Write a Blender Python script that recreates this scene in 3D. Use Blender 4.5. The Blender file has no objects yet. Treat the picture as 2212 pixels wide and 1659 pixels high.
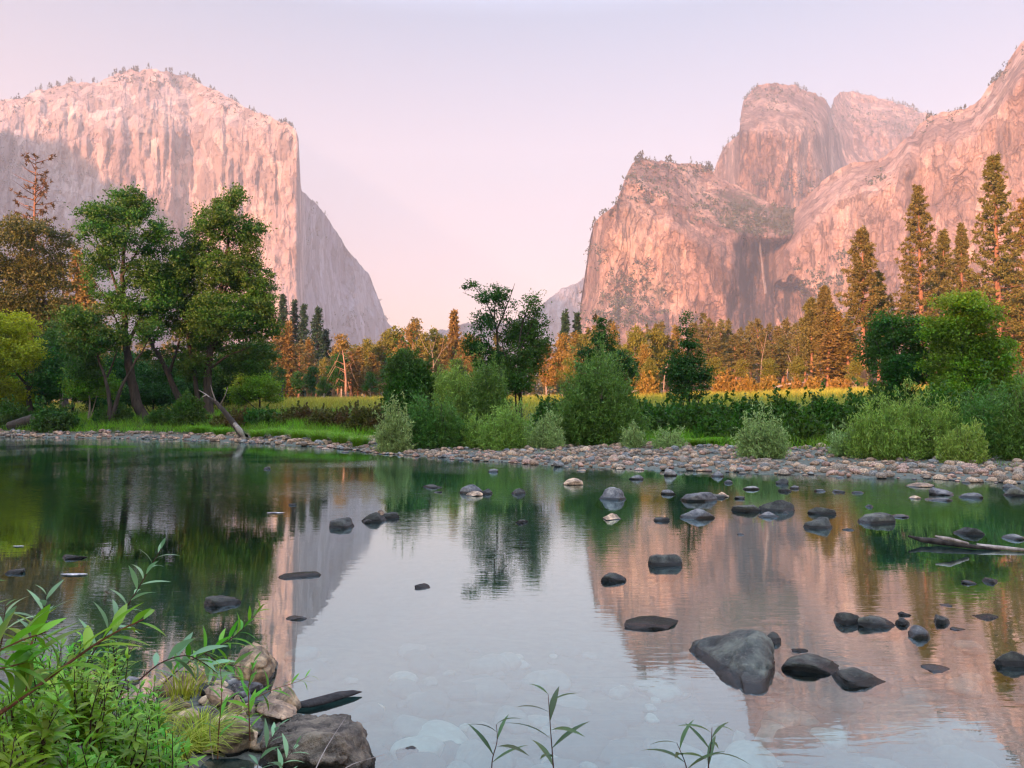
import bpy, math
import numpy as np
from mathutils import Vector

sc = bpy.context.scene
COL = sc.collection
# ------------------------------------------------------------------ camera
FPX, CX, CY = 1662.0, 1106.0, 829.5        # focal length and centre in photograph units (2212 x 1659)
PITCH = math.radians(1.97)
CAMH = 1.7
cam_d = bpy.data.cameras.new('camera'); cam = bpy.data.objects.new('camera', cam_d); COL.objects.link(cam)
cam.location = (0, 0, CAMH)
cam.rotation_euler = (math.radians(90) + PITCH, 0, 0)
cam_d.sensor_width = 36.0; cam_d.lens = 36.0 * FPX / 2212.0
cam_d.clip_start = 0.05; cam_d.clip_end = 30000
sc.camera = cam
# ------------------------------------------------------------------ sun, sky, exposure
SUN_EL, SUN_AZ = math.radians(10.0), math.radians(212.0)
TOSUN = np.array([math.sin(SUN_AZ) * math.cos(SUN_EL), math.cos(SUN_AZ) * math.cos(SUN_EL), math.sin(SUN_EL)])
sun_d = bpy.data.lights.new('sun', 'SUN'); sun = bpy.data.objects.new('sun', sun_d); COL.objects.link(sun)
sun_d.energy = 5.0; sun_d.angle = math.radians(1.1); sun_d.color = (1.0, 0.43, 0.265)
sun.rotation_euler = Vector(-TOSUN).to_track_quat('-Z', 'Y').to_euler()
sun.location = (-60, -100, 120)
world = bpy.data.worlds.new('World'); sc.world = world; world.use_nodes = True
wn, wl = world.node_tree.nodes, world.node_tree.links
wn.clear()
w_out = wn.new('ShaderNodeOutputWorld')
w_sky = wn.new('ShaderNodeTexSky'); w_sky.sky_type = 'NISHITA'; w_sky.sun_disc = False
w_sky.sun_elevation = SUN_EL; w_sky.sun_rotation = SUN_AZ; w_sky.air_density = 1.0; w_sky.dust_density = 3.0; w_sky.ozone_density = 2.0
w_bg = wn.new('ShaderNodeBackground'); w_bg.inputs['Strength'].default_value = 0.05
wl.new(w_sky.outputs[0], w_bg.inputs['Color'])
# the pink twilight band opposite the low sun, by height; brightness overhead is added fill light
w_tc = wn.new('ShaderNodeTexCoord'); w_sep = wn.new('ShaderNodeSeparateXYZ'); w_ramp = wn.new('ShaderNodeValToRGB')
wl.new(w_tc.outputs['Generated'], w_sep.inputs[0]); wl.new(w_sep.outputs['Z'], w_ramp.inputs[0])
els = w_ramp.color_ramp.elements
els[0].position = 0.0; els[0].color = (0.84, 0.33, 0.17, 1)
els[1].position = 1.0; els[1].color = (0.85, 1.10, 1.55, 1)
for p_, c_ in ((0.14, (0.68, 0.30, 0.18, 1)), (0.30, (0.32, 0.225, 0.18, 1)), (0.46, (0.12, 0.165, 0.20, 1)), (0.66, (0.80, 1.05, 1.45, 1))):
    e_ = els.new(p_); e_.color = c_
w_bg2 = wn.new('ShaderNodeBackground'); w_bg2.inputs['Strength'].default_value = 0.40
wl.new(w_ramp.outputs[0], w_bg2.inputs['Color'])
w_add = wn.new('ShaderNodeAddShader')
wl.new(w_bg.outputs[0], w_add.inputs[0]); wl.new(w_bg2.outputs[0], w_add.inputs[1]); wl.new(w_add.outputs[0], w_out.inputs['Surface'])
sc.view_settings.view_transform = 'Standard'; sc.view_settings.look = 'None'
sc.view_settings.exposure = 1.93; sc.view_settings.gamma = 1.0; sc.view_settings.use_curve_mapping = False
sc.render.engine = 'CYCLES'
cy = sc.cycles
cy.max_bounces = 8; cy.diffuse_bounces = 2; cy.glossy_bounces = 3; cy.transmission_bounces = 4; cy.transparent_max_bounces = 12; cy.volume_bounces = 0
cy.caustics_reflective = False; cy.caustics_refractive = False
cy.use_adaptive_sampling = False
cy.sample_clamp_indirect = 4.0
cy.use_denoising = True; cy.denoising_prefilter = 'ACCURATE'; cy.denoising_input_passes = 'RGB_ALBEDO_NORMAL'
cy.filter_width = 1.3

# ------------------------------------------------------------------ helpers
SP, CP = math.sin(PITCH), math.cos(PITCH)
def W(px, py, Y):
    """world point at depth Y (metres along +Y) seen at photograph position px, py"""
    px = np.asarray(px, float); py = np.asarray(py, float); Y = np.asarray(Y, float)
    dx = (px - CX) / FPX; dy = (CY - py) / FPX
    t = Y / (CP - dy * SP)
    return np.stack(np.broadcast_arrays(dx * t, Y, CAMH + (SP + dy * CP) * t), -1)
def WG(px, py, z=0.0):
    dx = (px - CX) / FPX; dy = (CY - py) / FPX
    t = (z - CAMH) / (SP + dy * CP)
    return np.array([dx * t, (CP - dy * SP) * t, z])
def smooth(a, b, x):
    t = np.clip((np.asarray(x, float) - a) / (b - a), 0, 1); return t * t * (3 - 2 * t)
def _h(ix, iy, iz, s):
    n = (ix.astype(np.int64) * 374761393 + iy.astype(np.int64) * 668265263 + iz.astype(np.int64) * 2147483647 + s * 974634777) & 0xffffffff
    n = ((n ^ (n >> 13)) * 1274126177) & 0xffffffff
    n = ((n ^ (n >> 16)) * 2246822519) & 0xffffffff
    return ((n ^ (n >> 15)) & 0xffffff) / float(0xffffff)
def vnoise(x, y, z, s=0):
    x, y, z = np.broadcast_arrays(np.asarray(x, float), np.asarray(y, float), np.asarray(z, float))
    fx, fy, fz = np.floor(x), np.floor(y), np.floor(z)
    u, v, w = x - fx, y - fy, z - fz
    u = u * u * (3 - 2 * u); v = v * v * (3 - 2 * v); w = w * w * (3 - 2 * w)
    r = 0
    for i in (0, 1):
        for j in (0, 1):
            for k in (0, 1):
                r = r + _h(fx + i, fy + j, fz + k, s) * (u if i else 1 - u) * (v if j else 1 - v) * (w if k else 1 - w)
    return r * 2 - 1
def fbm(x, y, z, octs=4, s=0, gain=0.5):
    r, a = 0, 1.0
    x = np.asarray(x, float); y = np.asarray(y, float); z = np.asarray(z, float)
    for o in range(octs):
        r = r + a * vnoise(x * 2 ** o + 13.7 * o, y * 2 ** o + 7.1 * o, z * 2 ** o + 3.3 * o, s + o); a *= gain
    return r
def mesh(name, V, quads=None, tris=None, mat=None, smooth_=False, attrs=None):
    me = bpy.data.meshes.new(name)
    V = np.asarray(V, np.float32).reshape(-1, 3)
    Q = np.zeros((0, 4), np.int32) if quads is None else np.asarray(quads, np.int32).reshape(-1, 4)
    T = np.zeros((0, 3), np.int32) if tris is None else np.asarray(tris, np.int32).reshape(-1, 3)
    me.vertices.add(len(V)); me.vertices.foreach_set('co', V.ravel())
    me.loops.add(Q.size + T.size); me.loops.foreach_set('vertex_index', np.concatenate([Q.ravel(), T.ravel()]))
    n = len(Q) + len(T); me.polygons.add(n)
    st = np.concatenate([np.arange(len(Q)) * 4, Q.size + np.arange(len(T)) * 3]).astype(np.int32)
    me.polygons.foreach_set('loop_start', st)
    me.polygons.foreach_set('use_smooth', np.full(n, smooth_, bool))
    if attrs:
        for k, a in attrs.items():
            at = me.attributes.new(k, 'FLOAT', 'POINT'); at.data.foreach_set('value', np.asarray(a, np.float32).ravel())
    me.update(calc_edges=True); me.validate()
    if mat: me.materials.append(mat)
    return me
def tag(o, label=None, cat=None, group=None, kind=None):
    if label: o['label'] = label
    if cat: o['category'] = cat
    if group: o['group'] = group
    if kind: o['kind'] = kind
    return o
def link(name, me, parent=None, loc=(0, 0, 0)):
    o = bpy.data.objects.new(name, me); COL.objects.link(o); o.location = loc
    if parent: o.parent = parent
    return o
def empty(name, loc, label, cat, group=None):
    o = link(name, None, None, tuple(float(a) for a in loc)); o.empty_display_size = 0.2
    return tag(o, label, cat, group)
class Geo:
    """collects vertices, quads and triangles"""
    def __init__(s): s.v = []; s.q = []; s.t = []; s.n = 0
    def add(s, v, q=None, t=None):
        v = np.asarray(v, float).reshape(-1, 3)
        if q is not None and len(q): s.q.append(np.asarray(q, np.int64).reshape(-1, 4) + s.n)
        if t is not None and len(t): s.t.append(np.asarray(t, np.int64).reshape(-1, 3) + s.n)
        s.v.append(v); s.n += len(v)
    def mesh(s, name, mat, smooth_=False):
        return mesh(name, np.concatenate(s.v) if s.v else np.zeros((0, 3)), np.concatenate(s.q) if s.q else None, np.concatenate(s.t) if s.t else None, mat, smooth_)
def grid_quads(nr, nc):
    i = np.arange(nr * nc).reshape(nr, nc)
    return np.stack([i[:-1, :-1], i[:-1, 1:], i[1:, 1:], i[1:, :-1]], -1).reshape(-1, 4)
def norm(a): return a / np.maximum(np.linalg.norm(a, axis=-1, keepdims=True), 1e-9)
def tube(geo, pts, rad, sides=5, cap=True):
    pts = np.asarray(pts, float); n = len(pts); rad = np.broadcast_to(np.asarray(rad, float), (n,))
    t = norm(np.gradient(pts, axis=0))
    ref = np.array([0, 0, 1.0]) if abs(t[0, 2]) < 0.8 else np.array([1.0, 0, 0])
    a = norm(np.cross(t, ref)); b = np.cross(t, a)
    th = np.arange(sides) * 2 * math.pi / sides
    v = pts[:, None] + rad[:, None, None] * (np.cos(th)[None, :, None] * a[:, None] + np.sin(th)[None, :, None] * b[:, None])
    i = np.arange(n * sides).reshape(n, sides); j = np.roll(i, -1, 1)
    q = np.stack([i[:-1], j[:-1], j[1:], i[1:]], -1).reshape(-1, 4)
    v = v.reshape(-1, 3); tr = []
    if cap:
        v = np.concatenate([v, pts[-1:] + t[-1:] * rad[-1]]); k = n * sides
        tr = [(i[-1, s], j[-1, s], k) for s in range(sides)]
    geo.add(v, q, tr)

# ------------------------------------------------------------------ materials
def nodes(m):
    m.use_nodes = True; nt = m.node_tree; nt.nodes.clear(); return nt, nt.nodes, nt.links
def N(ns, t, **kw):
    n = ns.new('ShaderNode' + t)
    for k, v in kw.items():
        if k in ('op', 'operation'): n.operation = v
        elif hasattr(n, k): setattr(n, k, v)
        else: n.inputs[k.replace('_', ' ')].default_value = v
    return n
def ramp(ns, stops, interp='LINEAR'):
    r = ns.new('ShaderNodeValToRGB'); e = r.color_ramp.elements; r.color_ramp.interpolation = interp
    e[0].position, e[0].color = stops[0][0], (*stops[0][1], 1); e[1].position, e[1].color = stops[-1][0], (*stops[-1][1], 1)
    for p, c in stops[1:-1]: x = e.new(p); x.color = (*c, 1)
    return r
def leaf_mat(name, col, var=0.35, hue=0.03, trans=0.35, rough=0.55, tint=None, tint_amt=0.0):
    """foliage: each leaf its own shade, each plant a little different, light passes through the blade"""
    m = bpy.data.materials.new(name); nt, ns, ls = nodes(m)
    out = N(ns, 'OutputMaterial'); geo = N(ns, 'NewGeometry'); oi = N(ns, 'ObjectInfo')
    hsv = N(ns, 'HueSaturation'); hsv.inputs['Color'].default_value = (*col, 1)
    mr = N(ns, 'MapRange'); mr.inputs['To Min'].default_value = 1 - var; mr.inputs['To Max'].default_value = 1 + var * 1.3
    ls.new(geo.outputs['Random Per Island'], mr.inputs['Value']); ls.new(mr.outputs[0], hsv.inputs['Value'])
    wn_ = N(ns, 'TexWhiteNoise', noise_dimensions='1D'); ls.new(geo.outputs['Random Per Island'], wn_.inputs['W'])
    ad = N(ns, 'Math', op='ADD'); ls.new(wn_.outputs['Value'], ad.inputs[0]); ls.new(oi.outputs['Random'], ad.inputs[1])
    mh = N(ns, 'MapRange'); mh.inputs['From Max'].default_value = 2.0
    mh.inputs['To Min'].default_value = 0.5 - hue; mh.inputs['To Max'].default_value = 0.5 + hue
    ls.new(ad.outputs[0], mh.inputs['Value']); ls.new(mh.outputs[0], hsv.inputs['Hue'])
    colsock = hsv.outputs[0]
    if tint:
        tc = N(ns, 'TexCoord'); nz = N(ns, 'TexNoise', Scale=0.5, Detail=2.0); ls.new(tc.outputs['Object'], nz.inputs['Vector'])
        m2 = N(ns, 'MapRange'); m2.inputs['From Min'].default_value = 0.42; m2.inputs['From Max'].default_value = 0.62; m2.inputs['To Max'].default_value = tint_amt
        ls.new(nz.outputs[0], m2.inputs['Value'])
        mx = N(ns, 'Mix', data_type='RGBA'); ls.new(m2.outputs[0], mx.inputs[0]); ls.new(colsock, mx.inputs[6]); mx.inputs[7].default_value = (*tint, 1)
        colsock = mx.outputs[2]
    p = N(ns, 'BsdfPrincipled', Roughness=rough); p.inputs['Specular IOR Level'].default_value = 0.35
    ls.new(colsock, p.inputs['Base Color'])
    tr = N(ns, 'BsdfTranslucent'); ls.new(colsock, tr.inputs['Color'])
    mix = N(ns, 'MixShader'); mix.inputs[0].default_value = trans
    ls.new(p.outputs[0], mix.inputs[1]); ls.new(tr.outputs[0], mix.inputs[2]); ls.new(mix.outputs[0], out.inputs[0])
    return m
def bark_mat(name, c1, c2, scale=6.0):
    m = bpy.data.materials.new(name); nt, ns, ls = nodes(m)
    out = N(ns, 'OutputMaterial'); p = N(ns, 'BsdfPrincipled', Roughness=0.9); tc = N(ns, 'TexCoord'); mp = N(ns, 'Mapping')
    mp.inputs['Scale'].default_value = (scale, scale, scale * 0.2)
    nz = N(ns, 'TexNoise', Scale=1.0, Detail=6.0, Roughness=0.65); r = ramp(ns, [(0.32, c1), (0.68, c2)])
    ls.new(tc.outputs['Object'], mp.inputs[0]); ls.new(mp.outputs[0], nz.inputs['Vector']); ls.new(nz.outputs[0], r.inputs[0]); ls.new(r.outputs[0], p.inputs['Base Color'])
    b = N(ns, 'Bump', Strength=0.6, Distance=0.05); ls.new(nz.outputs[0], b.inputs['Height']); ls.new(b.outputs[0], p.inputs['Normal'])
    ls.new(p.outputs[0], out.inputs[0]); return m
def stone_mat(name, stops, scale, bump=0.5, rough=0.75, wet=None, dist=0.02, spec=0.4, speck=None):
    """river stone: tone differs from stone to stone, mottled and lichened, darker where the water keeps it wet"""
    m = bpy.data.materials.new(name); nt, ns, ls = nodes(m)
    out = N(ns, 'OutputMaterial'); p = N(ns, 'BsdfPrincipled', Roughness=rough); p.inputs['Specular IOR Level'].default_value = spec
    tc = N(ns, 'TexCoord'); oi = N(ns, 'ObjectInfo'); geo = N(ns, 'NewGeometry')
    r = ramp(ns, stops); ls.new(oi.outputs['Random'], r.inputs[0])
    off = N(ns, 'VectorMath', operation='ADD'); ls.new(tc.outputs['Object'], off.inputs[0]); ls.new(oi.outputs['Location'], off.inputs[1])
    nz = N(ns, 'TexNoise', Scale=scale, Detail=8.0, Roughness=0.7); ls.new(off.outputs[0], nz.inputs['Vector'])
    rr = ramp(ns, [(0.38, (0.30, 0.30, 0.31)), (0.50, (0.9, 0.9, 0.88)), (0.63, (2.0, 1.95, 1.75))]); ls.new(nz.outputs[0], rr.inputs[0])
    mx = N(ns, 'Mix', data_type='RGBA', blend_type='MULTIPLY'); mx.inputs[0].default_value = 1.0
    ls.new(r.outputs[0], mx.inputs[6]); ls.new(rr.outputs[0], mx.inputs[7]); c = mx.outputs[2]
    n2 = N(ns, 'TexNoise', Scale=scale * 7, Detail=4.0, Roughness=0.8); ls.new(off.outputs[0], n2.inputs['Vector'])
    if speck:
        vr = N(ns, 'MapRange'); vr.inputs['From Min'].default_value = 0.57; vr.inputs['From Max'].default_value = 0.66; vr.inputs['To Max'].default_value = 0.65
        ls.new(n2.outputs[0], vr.inputs['Value'])
        m3 = N(ns, 'Mix', data_type='RGBA'); ls.new(vr.outputs[0], m3.inputs[0]); ls.new(c, m3.inputs[6]); m3.inputs[7].default_value = (*speck, 1); c = m3.outputs[2]
    if wet is not None:
        sx = N(ns, 'SeparateXYZ'); ls.new(geo.outputs['Position'], sx.inputs[0])
        ad = N(ns, 'MapRange'); ad.inputs['From Min'].default_value = wet * 0.55; ad.inputs['From Max'].default_value = wet; ls.new(sx.outputs['Z'], ad.inputs['Value'])
        m2 = N(ns, 'Mix', data_type='RGBA'); ls.new(ad.outputs[0], m2.inputs[0]); m2.inputs[6].default_value = (0.012, 0.014, 0.013, 1); ls.new(c, m2.inputs[7]); c = m2.outputs[2]
        mr = N(ns, 'MapRange'); mr.inputs['To Min'].default_value = 0.18; mr.inputs['To Max'].default_value = rough; ls.new(ad.outputs[0], mr.inputs['Value']); ls.new(mr.outputs[0], p.inputs['Roughness'])
    ls.new(c, p.inputs['Base Color'])
    a2 = N(ns, 'Math', op='MULTIPLY_ADD'); ls.new(n2.outputs[0], a2.inputs[0]); a2.inputs[1].default_value = 0.45; ls.new(nz.outputs[0], a2.inputs[2])
    b = N(ns, 'Bump', Strength=bump, Distance=dist); ls.new(a2.outputs[0], b.inputs['Height']); ls.new(b.outputs[0], p.inputs['Normal'])
    ls.new(p.outputs[0], out.inputs[0]); return m
# ================================================================== the setting
# shorelines on the water plane, from the camera's side out (x, y)
FAR_SHORE = np.array([(-420, 260), (-150, 112), (-60, 64), WG(0, 944)[:2], WG(200, 946)[:2], WG(400, 950)[:2], WG(540, 957)[:2], WG(700, 966)[:2], WG(850, 984)[:2],
                      WG(1000, 993)[:2], WG(1200, 1008)[:2], WG(1500, 1018)[:2], WG(1800, 1030)[:2], WG(2000, 1037)[:2], WG(2212, 1048)[:2], (22, 12), (45, 0), (120, -40), (420, -180)])
NEAR_SHORE = np.array([(-420, 180), (-100, 46), (-30, 18), (-8, 6.4), (-3.6, 5.05), (-2.5, 4.85), (-1.95, 4.85), (-1.6, 5.0), (-1.3, 4.55), (-1.0, 4.0), (-0.75, 3.5), (-0.3, 3.1), (0.6, 2.75),
                       (2.5, 2.5), (6, 1), (30, -14), (120, -70), (420, -230)])
def sdist(poly, x, y):
    """signed distance to a polyline, positive on its left (far) side"""
    best = np.full(np.shape(x), 1e18); sg = np.ones(np.shape(x))
    for (ax, ay), (bx, by) in zip(poly[:-1], poly[1:]):
        dx, dy = bx - ax, by - ay
        t = np.clip(((x - ax) * dx + (y - ay) * dy) / (dx * dx + dy * dy), 0, 1)
        qx, qy = x - ax - t * dx, y - ay - t * dy
        d2 = qx * qx + qy * qy; c = dx * qy - dy * qx
        sg = np.where(d2 < best - 1e-9, np.sign(c) + (c == 0), sg); best = np.minimum(best, d2)
    return np.sqrt(best) * sg
def bar_width(x): return 2.2 + 6.3 * smooth(-11, -1, x)
def ground_z(x, y, rough=True):
    x = np.asarray(x, float); y = np.asarray(y, float)
    sf = sdist(FAR_SHORE, x, y); sn = -sdist(NEAR_SHORE, x, y)
    wb = bar_width(x)
    t = sf - wb; lf = smooth(-5, -15, x)
    land = np.where(sf < wb, 0.30 * np.clip(sf, 0, None) / wb, 0.30 + (0.75 * smooth(0, 6, t) + 0.7 * smooth(4, 22, t)) * lf + (0.22 * smooth(0, 7, t) + 1.25 * smooth(9, 26, t)) * (1 - lf) + 0.030 * np.clip(t - 14, 0, 95))
    land = land + 0.011 * np.clip(x, 0, 90) * smooth(4, 50, t)
    land = land + 0.02 * np.clip(t - 160, 0, 2500)
    near = 0.01 + 0.045 * np.clip(sn, 0, 2.5) + 0.14 * np.clip(sn - 2.5, 0, 30)
    d = np.minimum(-sf, -sn)
    deep = 0.42 + 1.0 * smooth(0, -10, x)
    bed = -np.minimum(deep, 0.05 + 0.11 * np.clip(d, 0, None))
    z = np.where(sf > 0, land, np.where(sn > 0, near, bed))
    if rough:
        z = z + fbm(x * 0.9, y * 0.9, 0, 3, 5) * 0.035 * np.where((sf > 0), 1 + smooth(3, 12, t) * 1.5, 1)
    return z
def gz(x, y): return float(ground_z(np.array([x]), np.array([y]), True)[0])

# --- ground sheet: finest near the camera, reaching past the mountains
u = np.linspace(-1, 1, 460); xs = np.sinh(u * 7.2) * 4.0
uy = np.linspace(-0.86, 1, 460); ys = 6 + np.sinh(uy * 7.2) * 4.2
gx, gy = np.meshgrid(xs, ys)
gzv = ground_z(gx, gy)
sf_g = sdist(FAR_SHORE, gx, gy); sn_g = -sdist(NEAR_SHORE, gx, gy)
wb_g = bar_width(gx)
zone = np.where(sf_g > 0, smooth(wb_g - 1.2, wb_g + 1.6, sf_g) + smooth(14, 32, sf_g - wb_g), smooth(0.2, 1.5, sn_g))   # 0 stones and bed, 1 grass bank, 2 meadow
zone = zone + smooth(120, 170, sf_g - wb_g)   # 3 forest floor
def ground_material():
    m = bpy.data.materials.new('ground'); nt, ns, ls = nodes(m)
    out = N(ns, 'OutputMaterial'); p = N(ns, 'BsdfPrincipled', Roughness=0.95); p.inputs['Specular IOR Level'].default_value = 0.1
    at = N(ns, 'Attribute', attribute_name='zone'); tc = N(ns, 'TexCoord')
    dv = N(ns, 'Math', op='DIVIDE'); dv.inputs[1].default_value = 3.0
    nz = N(ns, 'TexNoise', Scale=0.35, Detail=8.0, Roughness=0.7); ls.new(tc.outputs['Object'], nz.inputs['Vector'])
    a2 = N(ns, 'Math', op='MULTIPLY_ADD'); ls.new(nz.outputs[0], a2.inputs[0]); a2.inputs[1].default_value = 0.5; a2.inputs[2].default_value = -0.25
    a3 = N(ns, 'Math', op='ADD'); ls.new(at.outputs['Fac'], a3.inputs[0]); ls.new(a2.outputs[0], a3.inputs[1]); ls.new(a3.outputs[0], dv.inputs[0])
    r = ramp(ns, [(0.0, (0.15, 0.17, 0.15)), (0.10, (0.12, 0.11, 0.085)), (0.24, (0.050, 0.075, 0.018)), (0.42, (0.055, 0.095, 0.016)), (0.58, (0.20, 0.24, 0.035)), (0.80, (0.22, 0.23, 0.05)), (1.0, (0.13, 0.085, 0.045))])
    ls.new(dv.outputs[0], r.inputs[0])
    vo = N(ns, 'TexVoronoi', Scale=3.2); ls.new(tc.outputs['Object'], vo.inputs['Vector'])
    n2 = N(ns, 'TexNoise', Scale=9.0, Detail=6.0, Roughness=0.7); ls.new(tc.outputs['Object'], n2.inputs['Vector'])
    rr = ramp(ns, [(0.3, (0.5, 0.5, 0.5)), (0.7, (1.5, 1.45, 1.35))]); ls.new(n2.outputs[0], rr.inputs[0])
    mx = N(ns, 'Mix', data_type='RGBA', blend_type='MULTIPLY'); mx.inputs[0].default_value = 1.0
    ls.new(r.outputs[0], mx.inputs[6]); ls.new(rr.outputs[0], mx.inputs[7])
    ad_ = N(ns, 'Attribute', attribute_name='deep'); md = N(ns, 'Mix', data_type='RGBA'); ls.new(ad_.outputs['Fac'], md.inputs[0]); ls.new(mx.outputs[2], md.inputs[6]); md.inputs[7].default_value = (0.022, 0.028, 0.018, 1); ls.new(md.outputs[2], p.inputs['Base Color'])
    b = N(ns, 'Bump', Strength=0.7, Distance=0.06); ls.new(n2.outputs[0], b.inputs['Height']); ls.new(b.outputs[0], p.inputs['Normal'])
    ls.new(p.outputs[0], out.inputs[0]); return m
V = np.stack([gx, gy, gzv], -1).reshape(-1, 3)
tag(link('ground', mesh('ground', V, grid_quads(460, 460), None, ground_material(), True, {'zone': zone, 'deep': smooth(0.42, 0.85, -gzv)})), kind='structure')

# --- river surface
def water_material():
    m = bpy.data.materials.new('water'); nt, ns, ls = nodes(m)
    out = N(ns, 'OutputMaterial'); tc = N(ns, 'TexCoord'); sx = N(ns, 'SeparateXYZ'); ls.new(tc.outputs['Object'], sx.inputs[0])
    # ripples: long soft swells everywhere, finer chop where the current runs over the stones
    mp = N(ns, 'Mapping'); mp.inputs['Scale'].default_value = (0.55, 1.9, 1); ls.new(tc.outputs['Object'], mp.inputs[0])
    n1 = N(ns, 'TexNoise', Scale=1.6, Detail=3.0, Roughness=0.5, Distortion=0.6); ls.new(mp.outputs[0], n1.inputs['Vector'])
    mp2 = N(ns, 'Mapping'); mp2.inputs['Scale'].default_value = (2.2, 9.0, 1); mp2.inputs['Rotation'].default_value = (0, 0, math.radians(-14)); ls.new(tc.outputs['Object'], mp2.inputs[0])
    n2 = N(ns, 'TexNoise', Scale=1.5, Detail=2.0, Roughness=0.5, Distortion=1.0); ls.new(mp2.outputs[0], n2.inputs['Vector'])
    n3 = N(ns, 'TexNoise', Scale=0.16, Detail=2.0); ls.new(tc.outputs['Object'], n3.inputs['Vector'])
    amt = N(ns, 'MapRange'); amt.inputs['From Min'].default_value = 0.42; amt.inputs['From Max'].default_value = 0.66; amt.inputs['To Min'].default_value = 0.10; ls.new(n3.outputs[0], amt.inputs['Value'])
    cur = N(ns, 'MapRange'); cur.inputs['From Min'].default_value = 9.0; cur.inputs['From Max'].default_value = 16.0; cur.inputs['To Min'].default_value = 0.35; cur.inputs['To Max'].default_value = 1.5; ls.new(sx.outputs['Y'], cur.inputs['Value'])
    m1 = N(ns, 'Math', op='MULTIPLY'); ls.new(amt.outputs[0], m1.inputs[0]); ls.new(cur.outputs[0], m1.inputs[1])
    m2 = N(ns, 'Math', op='MULTIPLY'); ls.new(m1.outputs[0], m2.inputs[0]); ls.new(n2.outputs[0], m2.inputs[1])
    m3 = N(ns, 'Math', op='MULTIPLY'); ls.new(m2.outputs[0], m3.inputs[0]); m3.inputs[1].default_value = WATER_FINE
    m4 = N(ns, 'Math', op='MULTIPLY_ADD'); ls.new(n1.outputs[0], m4.inputs[0]); m4.inputs[1].default_value = WATER_SWELL; ls.new(m3.outputs[0], m4.inputs[2])
    b = N(ns, 'Bump', Strength=1.0, Distance=1.0); ls.new(m4.outputs[0], b.inputs['Height'])
    gl = N(ns, 'BsdfGlossy', Roughness=0.0); gl.inputs['Color'].default_value = (0.80, 0.985, 1.0, 1); ls.new(b.outputs[0], gl.inputs['Normal'])
    tr = N(ns, 'BsdfTransparent'); tr.inputs['Color'].default_value = (0.55, 0.80, 0.80, 1)
    fr = N(ns, 'Fresnel', IOR=1.33); ls.new(b.outputs[0], fr.inputs['Normal'])
    pw = N(ns, 'Math', op='POWER'); ls.new(fr.outputs[0], pw.inputs[0]); pw.inputs[1].default_value = 0.32
    mix = N(ns, 'MixShader'); ls.new(pw.outputs[0], mix.inputs[0]); ls.new(tr.outputs[0], mix.inputs[1]); ls.new(gl.outputs[0], mix.inputs[2])
    ls.new(mix.outputs[0], out.inputs[0]); return m
WATER_FINE, WATER_SWELL = 0.0038, 0.0009
wp = np.concatenate([FAR_SHORE + np.array([0, 0.0]), NEAR_SHORE[::-1]])
nW = 40
def resample(P, n):
    s = np.concatenate([[0], np.cumsum(np.linalg.norm(np.diff(P, axis=0), axis=1))]); return s, P
# strip between two offset shore lines, the overlap hidden under the banks
tt = np.linspace(0, 1, 200); xr = np.sinh(np.linspace(-1, 1, 200) * 6.3) * 1.55
yf = np.interp(xr, FAR_SHORE[:, 0], FAR_SHORE[:, 1]) + 1.5
yn = np.interp(xr, NEAR_SHORE[:, 0], NEAR_SHORE[:, 1]) - 1.5
WV = np.stack([np.stack([xr, yn + (yf - yn) * f, np.zeros_like(xr)], -1) for f in np.linspace(0, 1, 12)])
tag(link('water', mesh('water', WV.reshape(-1, 3), grid_quads(12, 200), None, water_material(), True)), kind='structure')

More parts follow.
